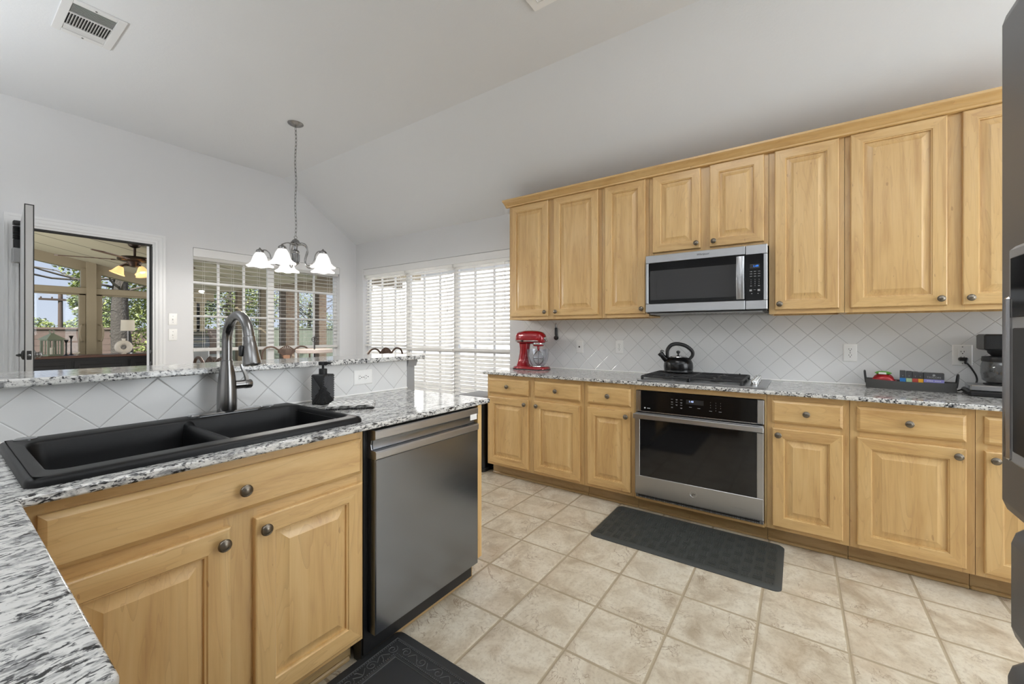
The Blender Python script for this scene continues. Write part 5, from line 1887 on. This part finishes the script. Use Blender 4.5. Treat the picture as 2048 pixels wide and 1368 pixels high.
for k_ in range(5):
    a = view - R(21) * -1 * -1 + R(72 * k_)
    ca, sa = math.cos(a), math.sin(a)
    def PP(r, z): return (CX + r * ca, CY + r * sa, z)
    mb = MB().tube(bez([PP(.012, 2.020), PP(.050, 2.042), PP(.098, 2.028), PP(.118, 1.985), PP(.102, 1.930), PP(.094, 1.880), PP(.115, 1.845), PP(.155, 1.848), PP(.185, 1.885), PP(.200, 1.935), PP(.228, 1.962), PP(.258, 1.958)], 6), .0055, 8)
    arm = obj('arm', mb, M['nickel'], chd, smooth=60)
    c = PP(.272, 0)
    obj('socket_cap', MB().lathe([(.001, .030), (.006, .026), (.010, .018), (.024, .010), (.031, .0), (.031, -.012), (.028, -.016)], (c[0], c[1], 1.952), 20), M['nickel'], arm, smooth=45)
    pr = [(.028, 1.940), (.036, 1.930), (.050, 1.905), (.058, 1.880), (.066, 1.856), (.082, 1.838), (.106, 1.824)]
    n = 36
    rings = []
    for r, z in pr + [(r - .003, z - .001) for r, z in reversed(pr)]:
        flare = max(0, (r - .060) / .046)
        rings.append([(c[0] + r * (1 + .045 * flare * math.cos(6 * 2 * math.pi * q / n)) * math.cos(2 * math.pi * q / n), c[1] + r * (1 + .045 * flare * math.cos(6 * 2 * math.pi * q / n)) * math.sin(2 * math.pi * q / n), z - .004 * flare * math.cos(6 * 2 * math.pi * q / n)) for q in range(n)])
    sh = obj('shade', MB().loops(rings, True, False, False), M['shade'], arm, smooth=60)
    bl = bpy.data.lights.new('chandelier_lamp', 'POINT')
    bl.energy, bl.shadow_soft_size, bl.color = 9.0, 0.03, (1.0, 0.96, 0.90)
    blo = bpy.data.objects.new('chandelier_lamp', bl)
    blo.location = (c[0], c[1], 1.815)
    COL.objects.link(blo)
    obj('bulb', MB().lathe([(.012, 1.935), (.014, 1.915), (.026, 1.885), (.030, 1.868), (.026, 1.850), (.012, 1.838), (.001, 1.836)], (c[0], c[1], 0), 16), M['bulb'], arm, smooth=60)


# ------------------------------------------------------------------ breakfast nook furniture
tbt = thing('dining_table', 'round nook table below the chandelier, hidden behind the bar', 'table', (CX + .03, 3.86, 0))
obj('tabletop', MB().lathe([(.001, .735), (.42, .735), (.46, .742), (.46, .760), (.45, .765), (.001, .765)], (CX + .03, 3.86, 0), 48), M['tanwood'], tbt)
obj('pedestal', MB().lathe([(.20, 0), (.20, .03), (.07, .07), (.05, .2), (.06, .5), (.12, .70), (.20, .736)], (CX + .03, 3.86, 0), 24), M['chairmetal'], tbt)
for k_ in range(4):
    a = R(45 + 90 * k_)
    obj('foot', MB().tube(bez([(CX + .03 + .10 * math.cos(a), 3.86 + .10 * math.sin(a), .08), (CX + .03 + .25 * math.cos(a), 3.86 + .25 * math.sin(a), .05), (CX + .03 + .36 * math.cos(a), 3.86 + .36 * math.sin(a), .02)], 5), .02, 8), M['chairmetal'], tbt)
tt = thing('tiered_stand', 'round tan serving stand on a black iron pole with ring finial', 'serving stand', (2.19, 3.885, .766))
tx, tyy = 2.19, 3.885
obj('pole', MB().tube([(tx, tyy, .775), (tx, tyy, 1.20)], .007, 10).lathe([(.010, 1.20), (.012, 1.206), (.006, 1.216), (.001, 1.222)], (tx, tyy, 0), 12).lathe([(.07, .766), (.07, .774), (.012, .782)], (tx, tyy, 0), 20), M['iron'], tt)
mb = MB()
ra = math.atan2(-tyy, -tx) + math.pi / 2
mb.tube([(tx + .024 * math.cos(t) * math.cos(ra), tyy + .024 * math.cos(t) * math.sin(ra), 1.186 + .024 * math.sin(t)) for t in [2 * math.pi * q / 20 for q in range(20)]], .003, 6, closed=True)
mb.tube([(tx - .022 * math.cos(ra), tyy - .022 * math.sin(ra), 1.186), (tx + .022 * math.cos(ra), tyy + .022 * math.sin(ra), 1.186)], .0025, 6)
obj('ring_finial', mb, M['iron'], tt)
for z, r in ((1.055, .165), (.86, .20)):
    obj('tier', MB().lathe([(.01, z), (r - .006, z), (r, z + .005), (r, z + .034), (r - .004, z + .038), (r - .012, z + .038), (r - .014, z + .012), (.01, z + .012)], (tx, tyy, 0), 40), M['tanwood'], tt)


def make_chair(label):
    o = thing('dining_chair', label, 'chair', (0, 0, 0), group='fan-back metal chairs in the nook')
    Z = 1.118
    mb = MB().lathe([(.001, .455), (.19, .455), (.205, .465), (.205, .485), (.19, .50), (.001, .508)], n=32)
    obj('seat', mb, M['seat'], o, local=True)
    mb = MB().tube([(.205 * math.cos(2 * math.pi * k / 32), .205 * math.sin(2 * math.pi * k / 32), .450) for k in range(32)], .011, 8, closed=True)
    obj('seat_ring', mb, M['chairmetal'], o, local=True, smooth=60)
    for sx, sy in ((1, -1), (-1, -1), (1, 1), (-1, 1)):
        mb = MB().tube(bez([(sx * .15, sy * .14, .45), (sx * .165, sy * .155, .28), (sx * .20, sy * .20, .0)], 6), .011, 8)
        obj('leg', mb, M['chairmetal'], o, local=True, smooth=60)
    yb_ = .205
    for s in (-1, 1):
        mb = MB().tube(bez([(s * .022, yb_ + .012, Z - .17), (s * .040, yb_ + .018, Z - .115), (s * .075, yb_ + .022, Z - .055), (s * .130, yb_ + .022, Z - .018), (s * .190, yb_ + .020, Z - .028), (s * .222, yb_ + .016, Z - .075), (s * .226, yb_ + .012, Z - .16), (s * .215, yb_, .80), (s * .170, yb_ - .06, .46)], 7), .0088, 8)
        obj('back_loop', mb, M['chairmetal'], o, local=True, smooth=60)
    # fan of ribs
    mb = MB()
    n = 13
    base = Vector((0, yb_ + .016, Z - .135))
    for i in range(n):
        a = R(-52 + 104 * i / (n - 1))
        r1 = .125 - .028 * abs(a)
        d = Vector((math.sin(a), 0, math.cos(a)))
        p0, p1 = base + d * .035, base + d * r1
        s = Vector((math.cos(a), 0, -math.sin(a)))
        w0, w1 = .0025, .0062
        rings = []
        for p, w in ((p0, w0), (p1, w1)):
            rings.append([p - s * w + Vector((0, -.004, 0)), p + s * w + Vector((0, -.004, 0)), p + s * w + Vector((0, .004, 0)), p - s * w + Vector((0, .004, 0))])
        mb.loops(rings)
    rim = []
    for i in range(25):
        a = R(-54 + 108 * i / 24)
        rim.append(base + Vector((math.sin(a), 0, math.cos(a))) * (.127 - .028 * abs(a)))
    mb.tube(rim, .005, 6)
    obj('fan_splat', mb, M['chairmetal'], o, local=True, smooth=40)
    mb = MB().box(-.036, .036, yb_ + .004, yb_ + .028, Z - .185, Z - .108, .008)
    obj('splat_block', mb, M['copper'], o, local=True)
    mb = MB().tube([(-.19, yb_ - .03, .60), (.19, yb_ - .03, .60)], .008, 8)
    mb.tube([(-.012, yb_ + .012, Z - .17), (-.012, yb_ - .02, .60)], .006, 6).tube([(.012, yb_ + .012, Z - .17), (.012, yb_ - .02, .60)], .006, 6)
    obj('back_rails', mb, M['chairmetal'], o, local=True, smooth=60)
    return o


def copy_thing(o):
    c = o.copy()
    COL.objects.link(c)
    for ch in list(o.children):
        d = ch.copy()
        COL.objects.link(d)
        d.parent = c
    return c


c0 = make_chair('brown fan-back chair in front of the nook back window, right of the faucet')
c0.location, c0.rotation_euler = (2.17, 4.33, 0), (0, 0, R(-20))
c1 = copy_thing(c0)
c1.location, c1.rotation_euler = (2.495, 3.445, 0), (0, 0, R(187))
c1['label'] = 'dark fan-back chair silhouetted against the bright side window'
c2 = copy_thing(c0)
c2.location, c2.rotation_euler = (1.175, 2.81, 0), (0, 0, R(92))
c2['label'] = 'fan-back chair half hidden behind the faucet, left of the other chairs'

# ------------------------------------------------------------------ outdoors: enclosed porch beyond the door
struct('floor_porch', MB().box(-1.5, 7.5, YB + .12, FY1, -.12, -.02), M['concrete'])
struct('ground', MB().box(-60, 80, FY1 - .1, 140, -.3, -.14), M['grass'])
struct('ground_side', MB().box(XW + .12, 40, -12, FY1 - .1, -.3, -.14), M['bounce_paving'])
cz = lambda x: 2.574 - .213 * x
mb = MB().prism([(-1.6, cz(-1.6)), (2.95, cz(2.95)), (2.95, cz(2.95) + .08), (-1.6, cz(-1.6) + .08)], 'y', YB + .12, 8.7)
struct('ceiling_porch', mb, M['porch_board'], smooth=0)
mb = MB().prism([(-1.6, cz(-1.6) - .14), (2.95, cz(2.95) - .14), (2.95, cz(2.95)), (-1.6, cz(-1.6))], 'y', 8.50, 8.62)
struct('beam_porch', mb, M['taupe'], smooth=0)
mb = MB().box(2.8, 5.15, 5.6, 8.7, 2.20, 2.30)
struct('roof_patio', mb, M['porchd'], smooth=0)
beams = MB()
for y in (6.1, 7.0, 7.9): beams.box(2.95, 5.15, y, y + .05, 2.08, 2.20)
struct('beam_patio', beams, M['porchd'], smooth=0)

# glazed porch wall: posts, transom and sliding frames
sld = thing('door_2', 'taupe sliding glass doors at the far side of the porch', 'sliding door', (1.4, 8.5, 0), kind='structure')
obj('centre_post', MB().box(1.352, 1.452, 8.44, 8.60, 0, 2.28), M['taupe'], sld)
mb = MB().box(-1.0, 2.72, 8.46, 8.58, 1.815, 1.905, .006).box(-1.0, 2.72, 8.45, 8.60, -.02, .06)
obj('transom_bar', mb, M['taupe'], sld)
for x0, x1, hs in ((-.60, 1.350, 1), (1.454, 2.70, -1)):
    mb = MB().box(x0, x0 + .07, 8.49, 8.55, .06, 1.815, .004).box(x1 - .07, x1, 8.49, 8.55, .06, 1.815, .004).box(x0, x1, 8.49, 8.55, 1.745 + .05, 1.815, .004).box(x0, x1, 8.49, 8.55, .06, .16, .004)
    pn = obj('sliding_panel', mb, M['taupe'], sld)
    obj('pane', MB().box(x0 + .07, x1 - .07, 8.515, 8.523, .16, 1.80), M['glass'], pn)
    hx = 1.315 if hs > 0 else 1.49
    obj('pull_handle', MB().tube(bez([(hx, 8.49, 1.37), (hx - .02 * hs, 8.44, 1.36), (hx - .035 * hs, 8.43, 1.25), (hx - .02 * hs, 8.44, 1.14), (hx, 8.49, 1.13)], 6), .010, 8), M['taupe'], pn, smooth=60)
mb = MB()
mb.box(1.30, 1.352, 8.48, 8.56, 1.905, 2.18).box(1.452, 1.51, 8.48, 8.56, 1.905, 2.16).box(2.62, 2.72, 8.44, 8.6, 0, 1.95).box(-1.0, -.6, 8.44, 8.6, 0, 2.7)
obj('transom_stiles', mb, M['taupe'], sld)
obj('transom_glass', MB().prism([(-.6, 1.905), (2.62, 1.905), (2.62, cz(2.62) - .14), (-.6, cz(-.6) - .14)], 'y', 8.518, 8.524), M['glass'], sld)


def post(name, label, x, y, w, z1, mat):
    o = thing(name, label, 'post', (x, y, 0))
    obj('shaft', MB().box(x - w / 2, x + w / 2, y - w / 2, y + w / 2, -.02, z1 - .09, .004), mat, o)
    obj('cap', MB().box(x - w / 2 - .02, x + w / 2 + .02, y - w / 2 - .02, y + w / 2 + .02, z1 - .09, z1, .004), mat, o)


post('porch_post', 'leftmost brown porch post seen through the nook back window', 2.73, 8.5, .12, cz(2.73) - .14, M['taupe'])
post('porch_post', 'slim brown porch post behind the faucet tip', 3.35, 8.5, .10, 2.2, M['porchd'])
post('porch_post', 'slim brown porch post left of the window mullion', 3.75, 8.5, .10, 2.2, M['porchd'])
post('brick_column', 'wide brick patio column right of the window mullion', 4.26, 8.5, .27, 2.2, M['brick'])
post('brick_column', 'narrow brick patio column near the edge of the nook back window', 4.93, 8.5, .17, 2.2, M['brick'])
struct('wall_patio', MB().box(2.74, 3.30, 8.47, 8.53, -.02, .75).box(3.80, 4.13, 8.47, 8.53, -.02, .75), M['fence_v'])

# sideboard with decoration
sb = thing('sideboard', 'long ebony sideboard on the porch behind the open door', 'sideboard', (1.2, 8.12, 0))
obj('body', MB().box(.0, 2.28, 7.92, 8.32, .10, .915, .004), M['ebony'], sb)
obj('top', MB().box(-.03, 2.31, 7.89, 8.34, .915, .945, .006), M['ebony_top'], sb)
for i in range(4):
    x0 = .03 + i * .56
    mb = MB()
    mb.M = face_pen(x0, 7.905, .14)
    w_, h_ = .53, .73
    def rc_(i, n): return [(i, i, n), (w_ - i, i, n), (w_ - i, h_ - i, n), (i, h_ - i, n)]
    mb.loops([rc_(0, -.015), rc_(0, 0), rc_(.05, 0), rc_(.055, -.008), rc_(.09, -.008), rc_(.11, -.002)])
    dd_ = obj('door', mb, M['ebony'], sb)
    obj('pull', MB().lathe([(.006, 0), (.006, .01), (.014, .016), (.001, .024)], (x0 + (.48 if i % 2 == 0 else .05), 7.905, .60), 12, '-y'), M['bronze'], dd_)
for x in (.05, 2.2):
    for y in (7.96, 8.28): obj('foot', MB().box(x - .03, x + .03, y - .03, y + .03, -.02, .10), M['ebony'], sb)
ZS = .946
ln = thing('lantern', 'green patina lantern with pitched roof on the sideboard', 'lantern', (.968, 8.06, ZS), R(20))
a_ = .078
mb = MB().box(-a_, a_, -a_, a_, 0, .022, .003).box(-a_, a_, -a_, a_, .20, .218, .003)
for sx in (-1, 1):
    for sy in (-1, 1): mb.box(sx * a_ - .009 * (1 + sx), sx * a_ + .009 * (1 - sx), sy * a_ - .009 * (1 + sy), sy * a_ + .009 * (1 - sy), .02, .205)
for s in (-1, 1):
    for q in (-.026, .026):
        mb.box(q - .004, q + .004, s * a_ - .004, s * a_ + .004, .02, .205).box(s * a_ - .004, s * a_ + .004, q - .004, q + .004, .02, .205)
obj('cage', mb, M['verdigris'], ln, local=True)
mb = MB().loops([[(x * s, y * s, z) for x, y in ((-1, -1), (1, -1), (1, 1), (-1, 1))] for s, z in ((.094, .216), (.090, .226), (.018, .292), (.016, .300))])
rf = obj('roof', mb, M['verdigris'], ln, local=True)
mb = MB()
for k_ in range(2):
    c_, s_ = (1, 0) if k_ else (0, 1)
    mb.tube([(.028 * math.cos(t) * c_, .028 * math.cos(t) * s_, .322 + .026 * math.sin(t)) for t in [2 * math.pi * q / 16 for q in range(16)]], .003, 6, closed=True)
obj('crest', mb, M['verdigris'], rf, local=True)
obj('candle', MB().lathe([(.026, .022), (.026, .11), (.001, .112)], n=16), M['linen'], ln, local=True)
for x, yy, h, lab in ((1.10, 8.08, .21, 'shorter of two black candlesticks beside the lantern'), (1.165, 8.22, .265, 'taller of two black candlesticks beside the lantern')):
    c = thing('candlestick', lab, 'candlestick', (x, yy, ZS), group='candlesticks on the sideboard')
    obj('stem', MB().lathe([(.030, 0), (.029, .006), (.012, .014), (.008, .04), (.0075, h * .5), (.009, h - .05), (.007, h - .04)], n=18), M['ebony'], c, local=True)
    obj('cup', MB().lathe([(.008, h - .042), (.016, h - .024), (.024, h), (.020, h), (.008, h - .02)], n=18), M['ebony'], c, local=True)
bs = thing('bird_figurine', 'small pale bird figurine beside the candlesticks', 'figurine', (1.195, 8.06, ZS))
mb = MB().loops(ell_rings([(-.030, .030, .004, .003, 0), (-.018, .026, .011, .011, 0), (0, .024, .015, .016, 0), (.016, .028, .010, .012, 0), (.024, .034, .008, .009, 0), (.032, .035, .002, .002, 0)], 12))
mb.lathe([(.012, 0), (.010, .004), (.003, .006), (.003, .014)], n=10)
obj('body', mb, M['ceramic'], bs, local=True, smooth=60)
dv = thing('donut_vase', 'cream ring-shaped vase on the sideboard', 'vase', (1.655, 8.00, ZS))
mb = MB().tube([(.066 * math.cos(t), 0, .099 + .066 * math.sin(t)) for t in [2 * math.pi * q / 28 for q in range(28)]], .034, 14, closed=True)
mb.lathe([(.030, 0), (.034, .02), (.034, .05)], n=18)
obj('ring_body', mb, M['ceramic'], dv, local=True, smooth=60)
obj('neck', MB().lathe([(.020, .185), (.019, .205), (.023, .222), (.018, .222), (.016, .19)], n=18), M['ceramic'], dv, local=True)
tl = thing('table_lamp', 'slim brass table lamp with white drum shade on the sideboard', 'lamp', (1.735, 8.16, ZS))
obj('base', MB().lathe([(.06, 0), (.06, .012), (.012, .022), (.006, .03)], n=24), M['nickel'], tl, local=True)
obj('stem', MB().tube([(0, 0, .02), (0, 0, .40)], .006, 10), M['nickel'], tl, local=True)
obj('drum_shade', MB().lathe([(.080, .335), (.076, .495), (.074, .495), (.078, .335)], n=32, caps=False), M['linen'], tl, local=True, smooth=60)

# porch ceiling fan
PX, PY = 1.395, 6.28
pz = cz(PX)
pf = thing('ceiling_fan', 'dark bronze ceiling fan with lit amber shades on the porch', 'ceiling fan', (PX, PY, pz))
obj('canopy', MB().lathe([(.064, .012), (.062, -.01), (.048, -.035), (.02, -.048), (.012, -.05)], (PX, PY, pz), 24), M['bronze'], pf)
obj('downrod', MB().tube([(PX, PY, pz - .03), (PX, PY, pz - .16)], .0125, 10), M['bronze'], pf)
zh = pz - .155
obj('motor', MB().lathe([(.02, .012), (.06, .006), (.13, -.002), (.150, -.018), (.152, -.034), (.130, -.050), (.070, -.056), (.055, -.085), (.050, -.105), (.02, -.115)], (PX, PY, zh), 32), M['bronze'], pf, smooth=40)
for k_ in range(5):
    a = R(158 + 72 * k_)
    Mx = Matrix.Translation((PX, PY, zh - .045)) @ Matrix.Rotation(a, 4, 'Z') @ Matrix.Rotation(R(-9), 4, 'X')
    mb = MB(); mb.M = Mx
    mb.box(.10, .20, -.012, .012, -.003, .003)
    ir = obj('blade_iron', mb, M['bronze'], pf)
    mb = MB(); mb.M = Mx
    outl2 = [(.17, -.045), (.45, -.062), (.60, -.060), (.635, -.030), (.635, .030), (.60, .060), (.45, .062), (.17, .045)]
    mb.prism(outl2, 'z', .003, .010)
    obj('blade', mb, M['ebony_top'], pf)
for k_ in range(3):
    a = R(286 + 120 * k_)
    Mx = Matrix.Translation((PX, PY, zh - .10)) @ Matrix.Rotation(a, 4, 'Z')
    mb = MB(); mb.M = Mx
    mb.tube(bez([(.03, 0, 0), (.08, 0, .004), (.115, 0, -.02)], 5), .008, 8)
    am = obj('light_arm', mb, M['bronze'], pf)
    mb = MB(); mb.M = Mx @ Matrix.Translation((.115, 0, -.02)) @ Matrix.Rotation(R(-22), 4, 'Y')
    pr = [(.022, 0), (.032, -.015), (.045, -.045), (.055, -.07), (.072, -.088)]
    mb.lathe(pr + [(r - .003, z - .001) for r, z in reversed(pr)], n=24, caps=False)
    obj('light_shade', mb, M['amber'], am, smooth=60)
    mb = MB(); mb.M = Mx @ Matrix.Translation((.115, 0, -.02)) @ Matrix.Rotation(R(-22), 4, 'Y')
    mb.lathe([(.01, -.01), (.026, -.045), (.02, -.07), (.001, -.078)], n=14)
    obj('light_bulb', mb, M['bulb'], am, smooth=60)

# barbecue and patio pole seen through the back window
gr = thing('barbecue_grill', 'grey barbecue grill at the edge of the nook back window', 'grill', (2.12, 7.05, 0))
obj('cart', MB().box(1.80, 2.30, 6.85, 7.25, .08, .82, .01), M['black'], gr)
obj('firebox', MB().box(1.78, 2.32, 6.83, 7.27, .82, 1.06, .02), M['grey_paint'], gr)
mb = MB()
mb.prism([(6.83, 1.06), (7.27, 1.06), (7.27, 1.14), (7.18, 1.24), (6.98, 1.27), (6.86, 1.20)], 'x', 1.78, 2.32)
obj('lid', mb, M['steel_dark'], gr)
obj('lid_handle', MB().tube([(1.84, 6.80, 1.13), (2.26, 6.80, 1.13)], .012, 8), M['chrome'], gr)
obj('side_shelf', MB().box(2.32, 2.62, 6.88, 7.22, .90, .93, .006), M['steel'], gr)
for x in (1.84, 2.26): obj('wheel', MB().lathe([(.08, -.02), (.085, -.01), (.085, .01), (.08, .02)], (x, 6.90, .065), 20, 'x'), M['black'], gr)
pp = thing('patio_pole', 'thin black pole with a hook outside the nook back window', 'pole', (2.62, 7.4, 0))
obj('shaft', MB().tube([(2.62, 7.4, -.02), (2.62, 7.4, 1.52)], .014, 8), M['iron'], pp)
obj('hook', MB().tube(bez([(2.62, 7.4, 1.36), (2.70, 7.38, 1.36), (2.74, 7.38, 1.30), (2.72, 7.38, 1.25)], 6), .009, 8), M['iron'], pp, smooth=60)
obj('ground_plate', MB().lathe([(.12, -.02), (.12, .0), (.02, .02)], (2.62, 7.4, 0), 20), M['iron'], pp)


# fences, pole, trees
def fence(label, x0, x1, y, z1, mat, rails):
    o = thing('garden_fence', label, 'fence', ((x0 + x1) / 2, y, -.14))
    obj('boards', MB().box(x0, x1, y, y + .03, -.14, z1), mat, o)
    obj('top_rail', MB().box(x0, x1, y - .03, y + .05, z1, z1 + .04), mat, o)
    n = int((x1 - x0) / 2.4)
    for k in range(n + 1): obj('fence_post', MB().box(x0 + k * 2.4, x0 + k * 2.4 + .09, y + .03, y + .12, -.14, z1 - .02), mat, o)


fence('pinkish brown board fence beyond the porch doors', -4.0, 4.6, 13.0, 1.33, M['fence_h'], 3)
fence('pale grey-green board fence behind the brick columns', 4.7, 18.0, 13.4, 1.38, M['fence_v'], 3)
up = thing('utility_pole', 'brown utility pole against the sky beyond the fence', 'utility pole', (3.24, 25.0, 0))
obj('shaft', MB().lathe([(.085, -.2), (.07, 2.6), (.065, 2.95)], (3.24, 25, 0), 14), M['pole'], up)
obj('crossarm', MB().box(2.64, 3.84, 24.9, 25.02, 2.58, 2.66), M['pole'], up)
for x in (2.70, 3.0, 3.48, 3.78): obj('insulator', MB().lathe([(.02, 2.66), (.03, 2.69), (.02, 2.72), (.001, 2.73)], (x, 24.96, 0), 10), M['pole'], up)


def foliage(mb, blobs, n, size, rnd):
    for _ in range(n):
        c, r = blobs[rnd.randrange(len(blobs))]
        while True:
            d = Vector((rnd.uniform(-1, 1), rnd.uniform(-1, 1), rnd.uniform(-1, 1)))
            if .1 < d.length < 1: break
        p = Vector(c) + Vector((d.x * r[0], d.y * r[1], d.z * r[2]))
        s = size * rnd.uniform(.6, 1.3)
        u = Vector((rnd.uniform(-1, 1), rnd.uniform(-1, 1), rnd.uniform(-.6, .6))).normalized()
        w = u.cross(Vector((rnd.uniform(-1, 1), rnd.uniform(-1, 1), rnd.uniform(-1, 1)))).normalized()
        mb.add([p - u * s, p - w * s * .45, p + u * s, p + w * s * .45], [(0, 1, 2, 3)])


def tree(label, x, y, h, tr, blobs, n, size, mat, seed, branches=0, group='trees beyond the porch'):
    o = thing('tree', label, 'tree', (x, y, -.15), group=group)
    rnd = random.Random(seed)
    pts = [(x, y, -.2), (x + .05 * tr, y, h * .25), (x - .2 * tr, y, h * .55), (x + .1 * tr, y, h)]
    b = bez(pts, 6)
    obj('trunk', MB().tube(b, [tr * (1.35 - .75 * min(1, i / (len(b) - 1) * 1.0)) if i > 1 else tr * 1.6 for i in range(len(b))], 14), M['bark'], o, smooth=60)
    if branches:
        mb = MB()
        for k in range(branches):
            a = rnd.uniform(0, 2 * math.pi)
            z0 = h * rnd.uniform(.62, .98)
            L = rnd.uniform(1.2, 3.2)
            p0 = Vector((x, y, z0))
            p1 = p0 + Vector((math.cos(a) * L * .5, math.sin(a) * L * .35, L * rnd.uniform(-.05, .4)))
            p2 = p1 + Vector((math.cos(a + .4) * L * .5, math.sin(a) * L * .3, L * rnd.uniform(-.2, .3)))
            mb.tube(bez([p0, p1, p2], 5), [.026 * (1 - .08 * i) for i in range(11)], 6)
            for q in range(5):
                s = p1.lerp(p2, rnd.random())
                e = s + Vector((rnd.uniform(-.6, .6), rnd.uniform(-.4, .4), rnd.uniform(-.5, .4)))
                mb.tube([s, s.lerp(e, .5) + Vector((0, 0, .05)), e], [.014, .010, .004], 5)
        obj('branches', mb, M['twig'], o, smooth=60)
    mb = MB()
    foliage(mb, blobs, n, size, rnd)
    obj('foliage', mb, mat, o, smooth=0)
    return o


tree('big grey-barked tree behind the drum lamp', 2.25, 11.0, 3.2, .15,
     [((1.95, 11.6, 2.85), (.62, .7, .62)), ((2.6, 11.6, 3.1), (1.2, .8, .5)), ((3.2, 11.4, 2.6), (1.0, .8, .7)), ((3.3, 11.8, 1.7), (.75, .6, .8)), ((2.9, 12.2, 1.1), (.6, .4, .8)), ((2.75, 12.0, 1.9), (.5, .4, .6)), ((1.85, 11.9, 2.0), (.22, .3, .5))],
     11000, .036, M['leaf'], 3, branches=22)
tree('leafy tree left of the sliding door post', 2.90, 17.8, 2.4, .07, [((3.10, 17.8, 1.58), (.40, .4, .6)), ((3.30, 18.0, 2.2), (.46, .4, .55)), ((3.63, 18.0, 1.65), (.55, .4, .65))], 4200, .042, M['leaf'], 5)
tree('low rounded tree below the utility pole', 3.1, 31.0, 1.2, .10, [((3.2, 31, 1.1), (.85, .8, .95)), ((4.9, 31, 1.2), (1.1, .8, .9)), ((2.2, 31, 1.0), (1.0, .8, .8))], 7000, .07, M['leaf'], 6)
tree('dense dark tree behind the grill', 4.3, 14.6, 2.6, .10, [((4.2, 14.6, 2.1), (1.0, .5, 1.0)), ((4.6, 14.9, 2.9), (1.0, .5, .7))], 6500, .045, M['leaf_dark'], 7, branches=5)
tree('bright green tree behind the slim porch posts', 6.2, 16.5, 3.2, .13, [((6.1, 16.5, 2.4), (1.0, .7, 1.2)), ((7.0, 16.7, 2.2), (.9, .7, 1.0))], 6500, .045, M['leaf'], 8, branches=5)
tree('pale wispy tree against the sky behind the brick columns', 10.2, 18.5, 2.7, .10, [((9.5, 18.5, 2.6), (1.3, .8, .55)), ((10.4, 18.5, 1.75), (1.6, .8, .5))], 2600, .05, M['leaf_pale'], 9, branches=8)
tree('low far tree at the edge of the sky behind the narrow brick column', 14.0, 26.0, 1.2, .10, [((13.0, 26, 1.0), (2.6, 1.0, .75)), ((16.5, 26, 1.1), (2.6, 1.0, .8))], 4200, .08, M['leaf_dark'], 10)

nb = thing('neighbour_house', 'sunlit pale wall of the next house behind the side blinds', 'house', (8.0, 3.5, 0))
obj('wall', MB().box(8.0, 8.3, -2.0, 12.0, -.15, 3.2), M['neighbour'], nb)
obj('eave', MB().box(7.6, 8.4, -2.2, 12.1, 3.2, 3.35), M['trim'], nb)
for y in (2.2, 6.2):
    w = obj('window', MB().box(7.96, 8.02, y, y + 1.0, .9, 2.1), M['trim'], nb)
    obj('pane', MB().box(7.95, 7.97, y + .06, y + .94, .96, 2.04), M['trim'], w)
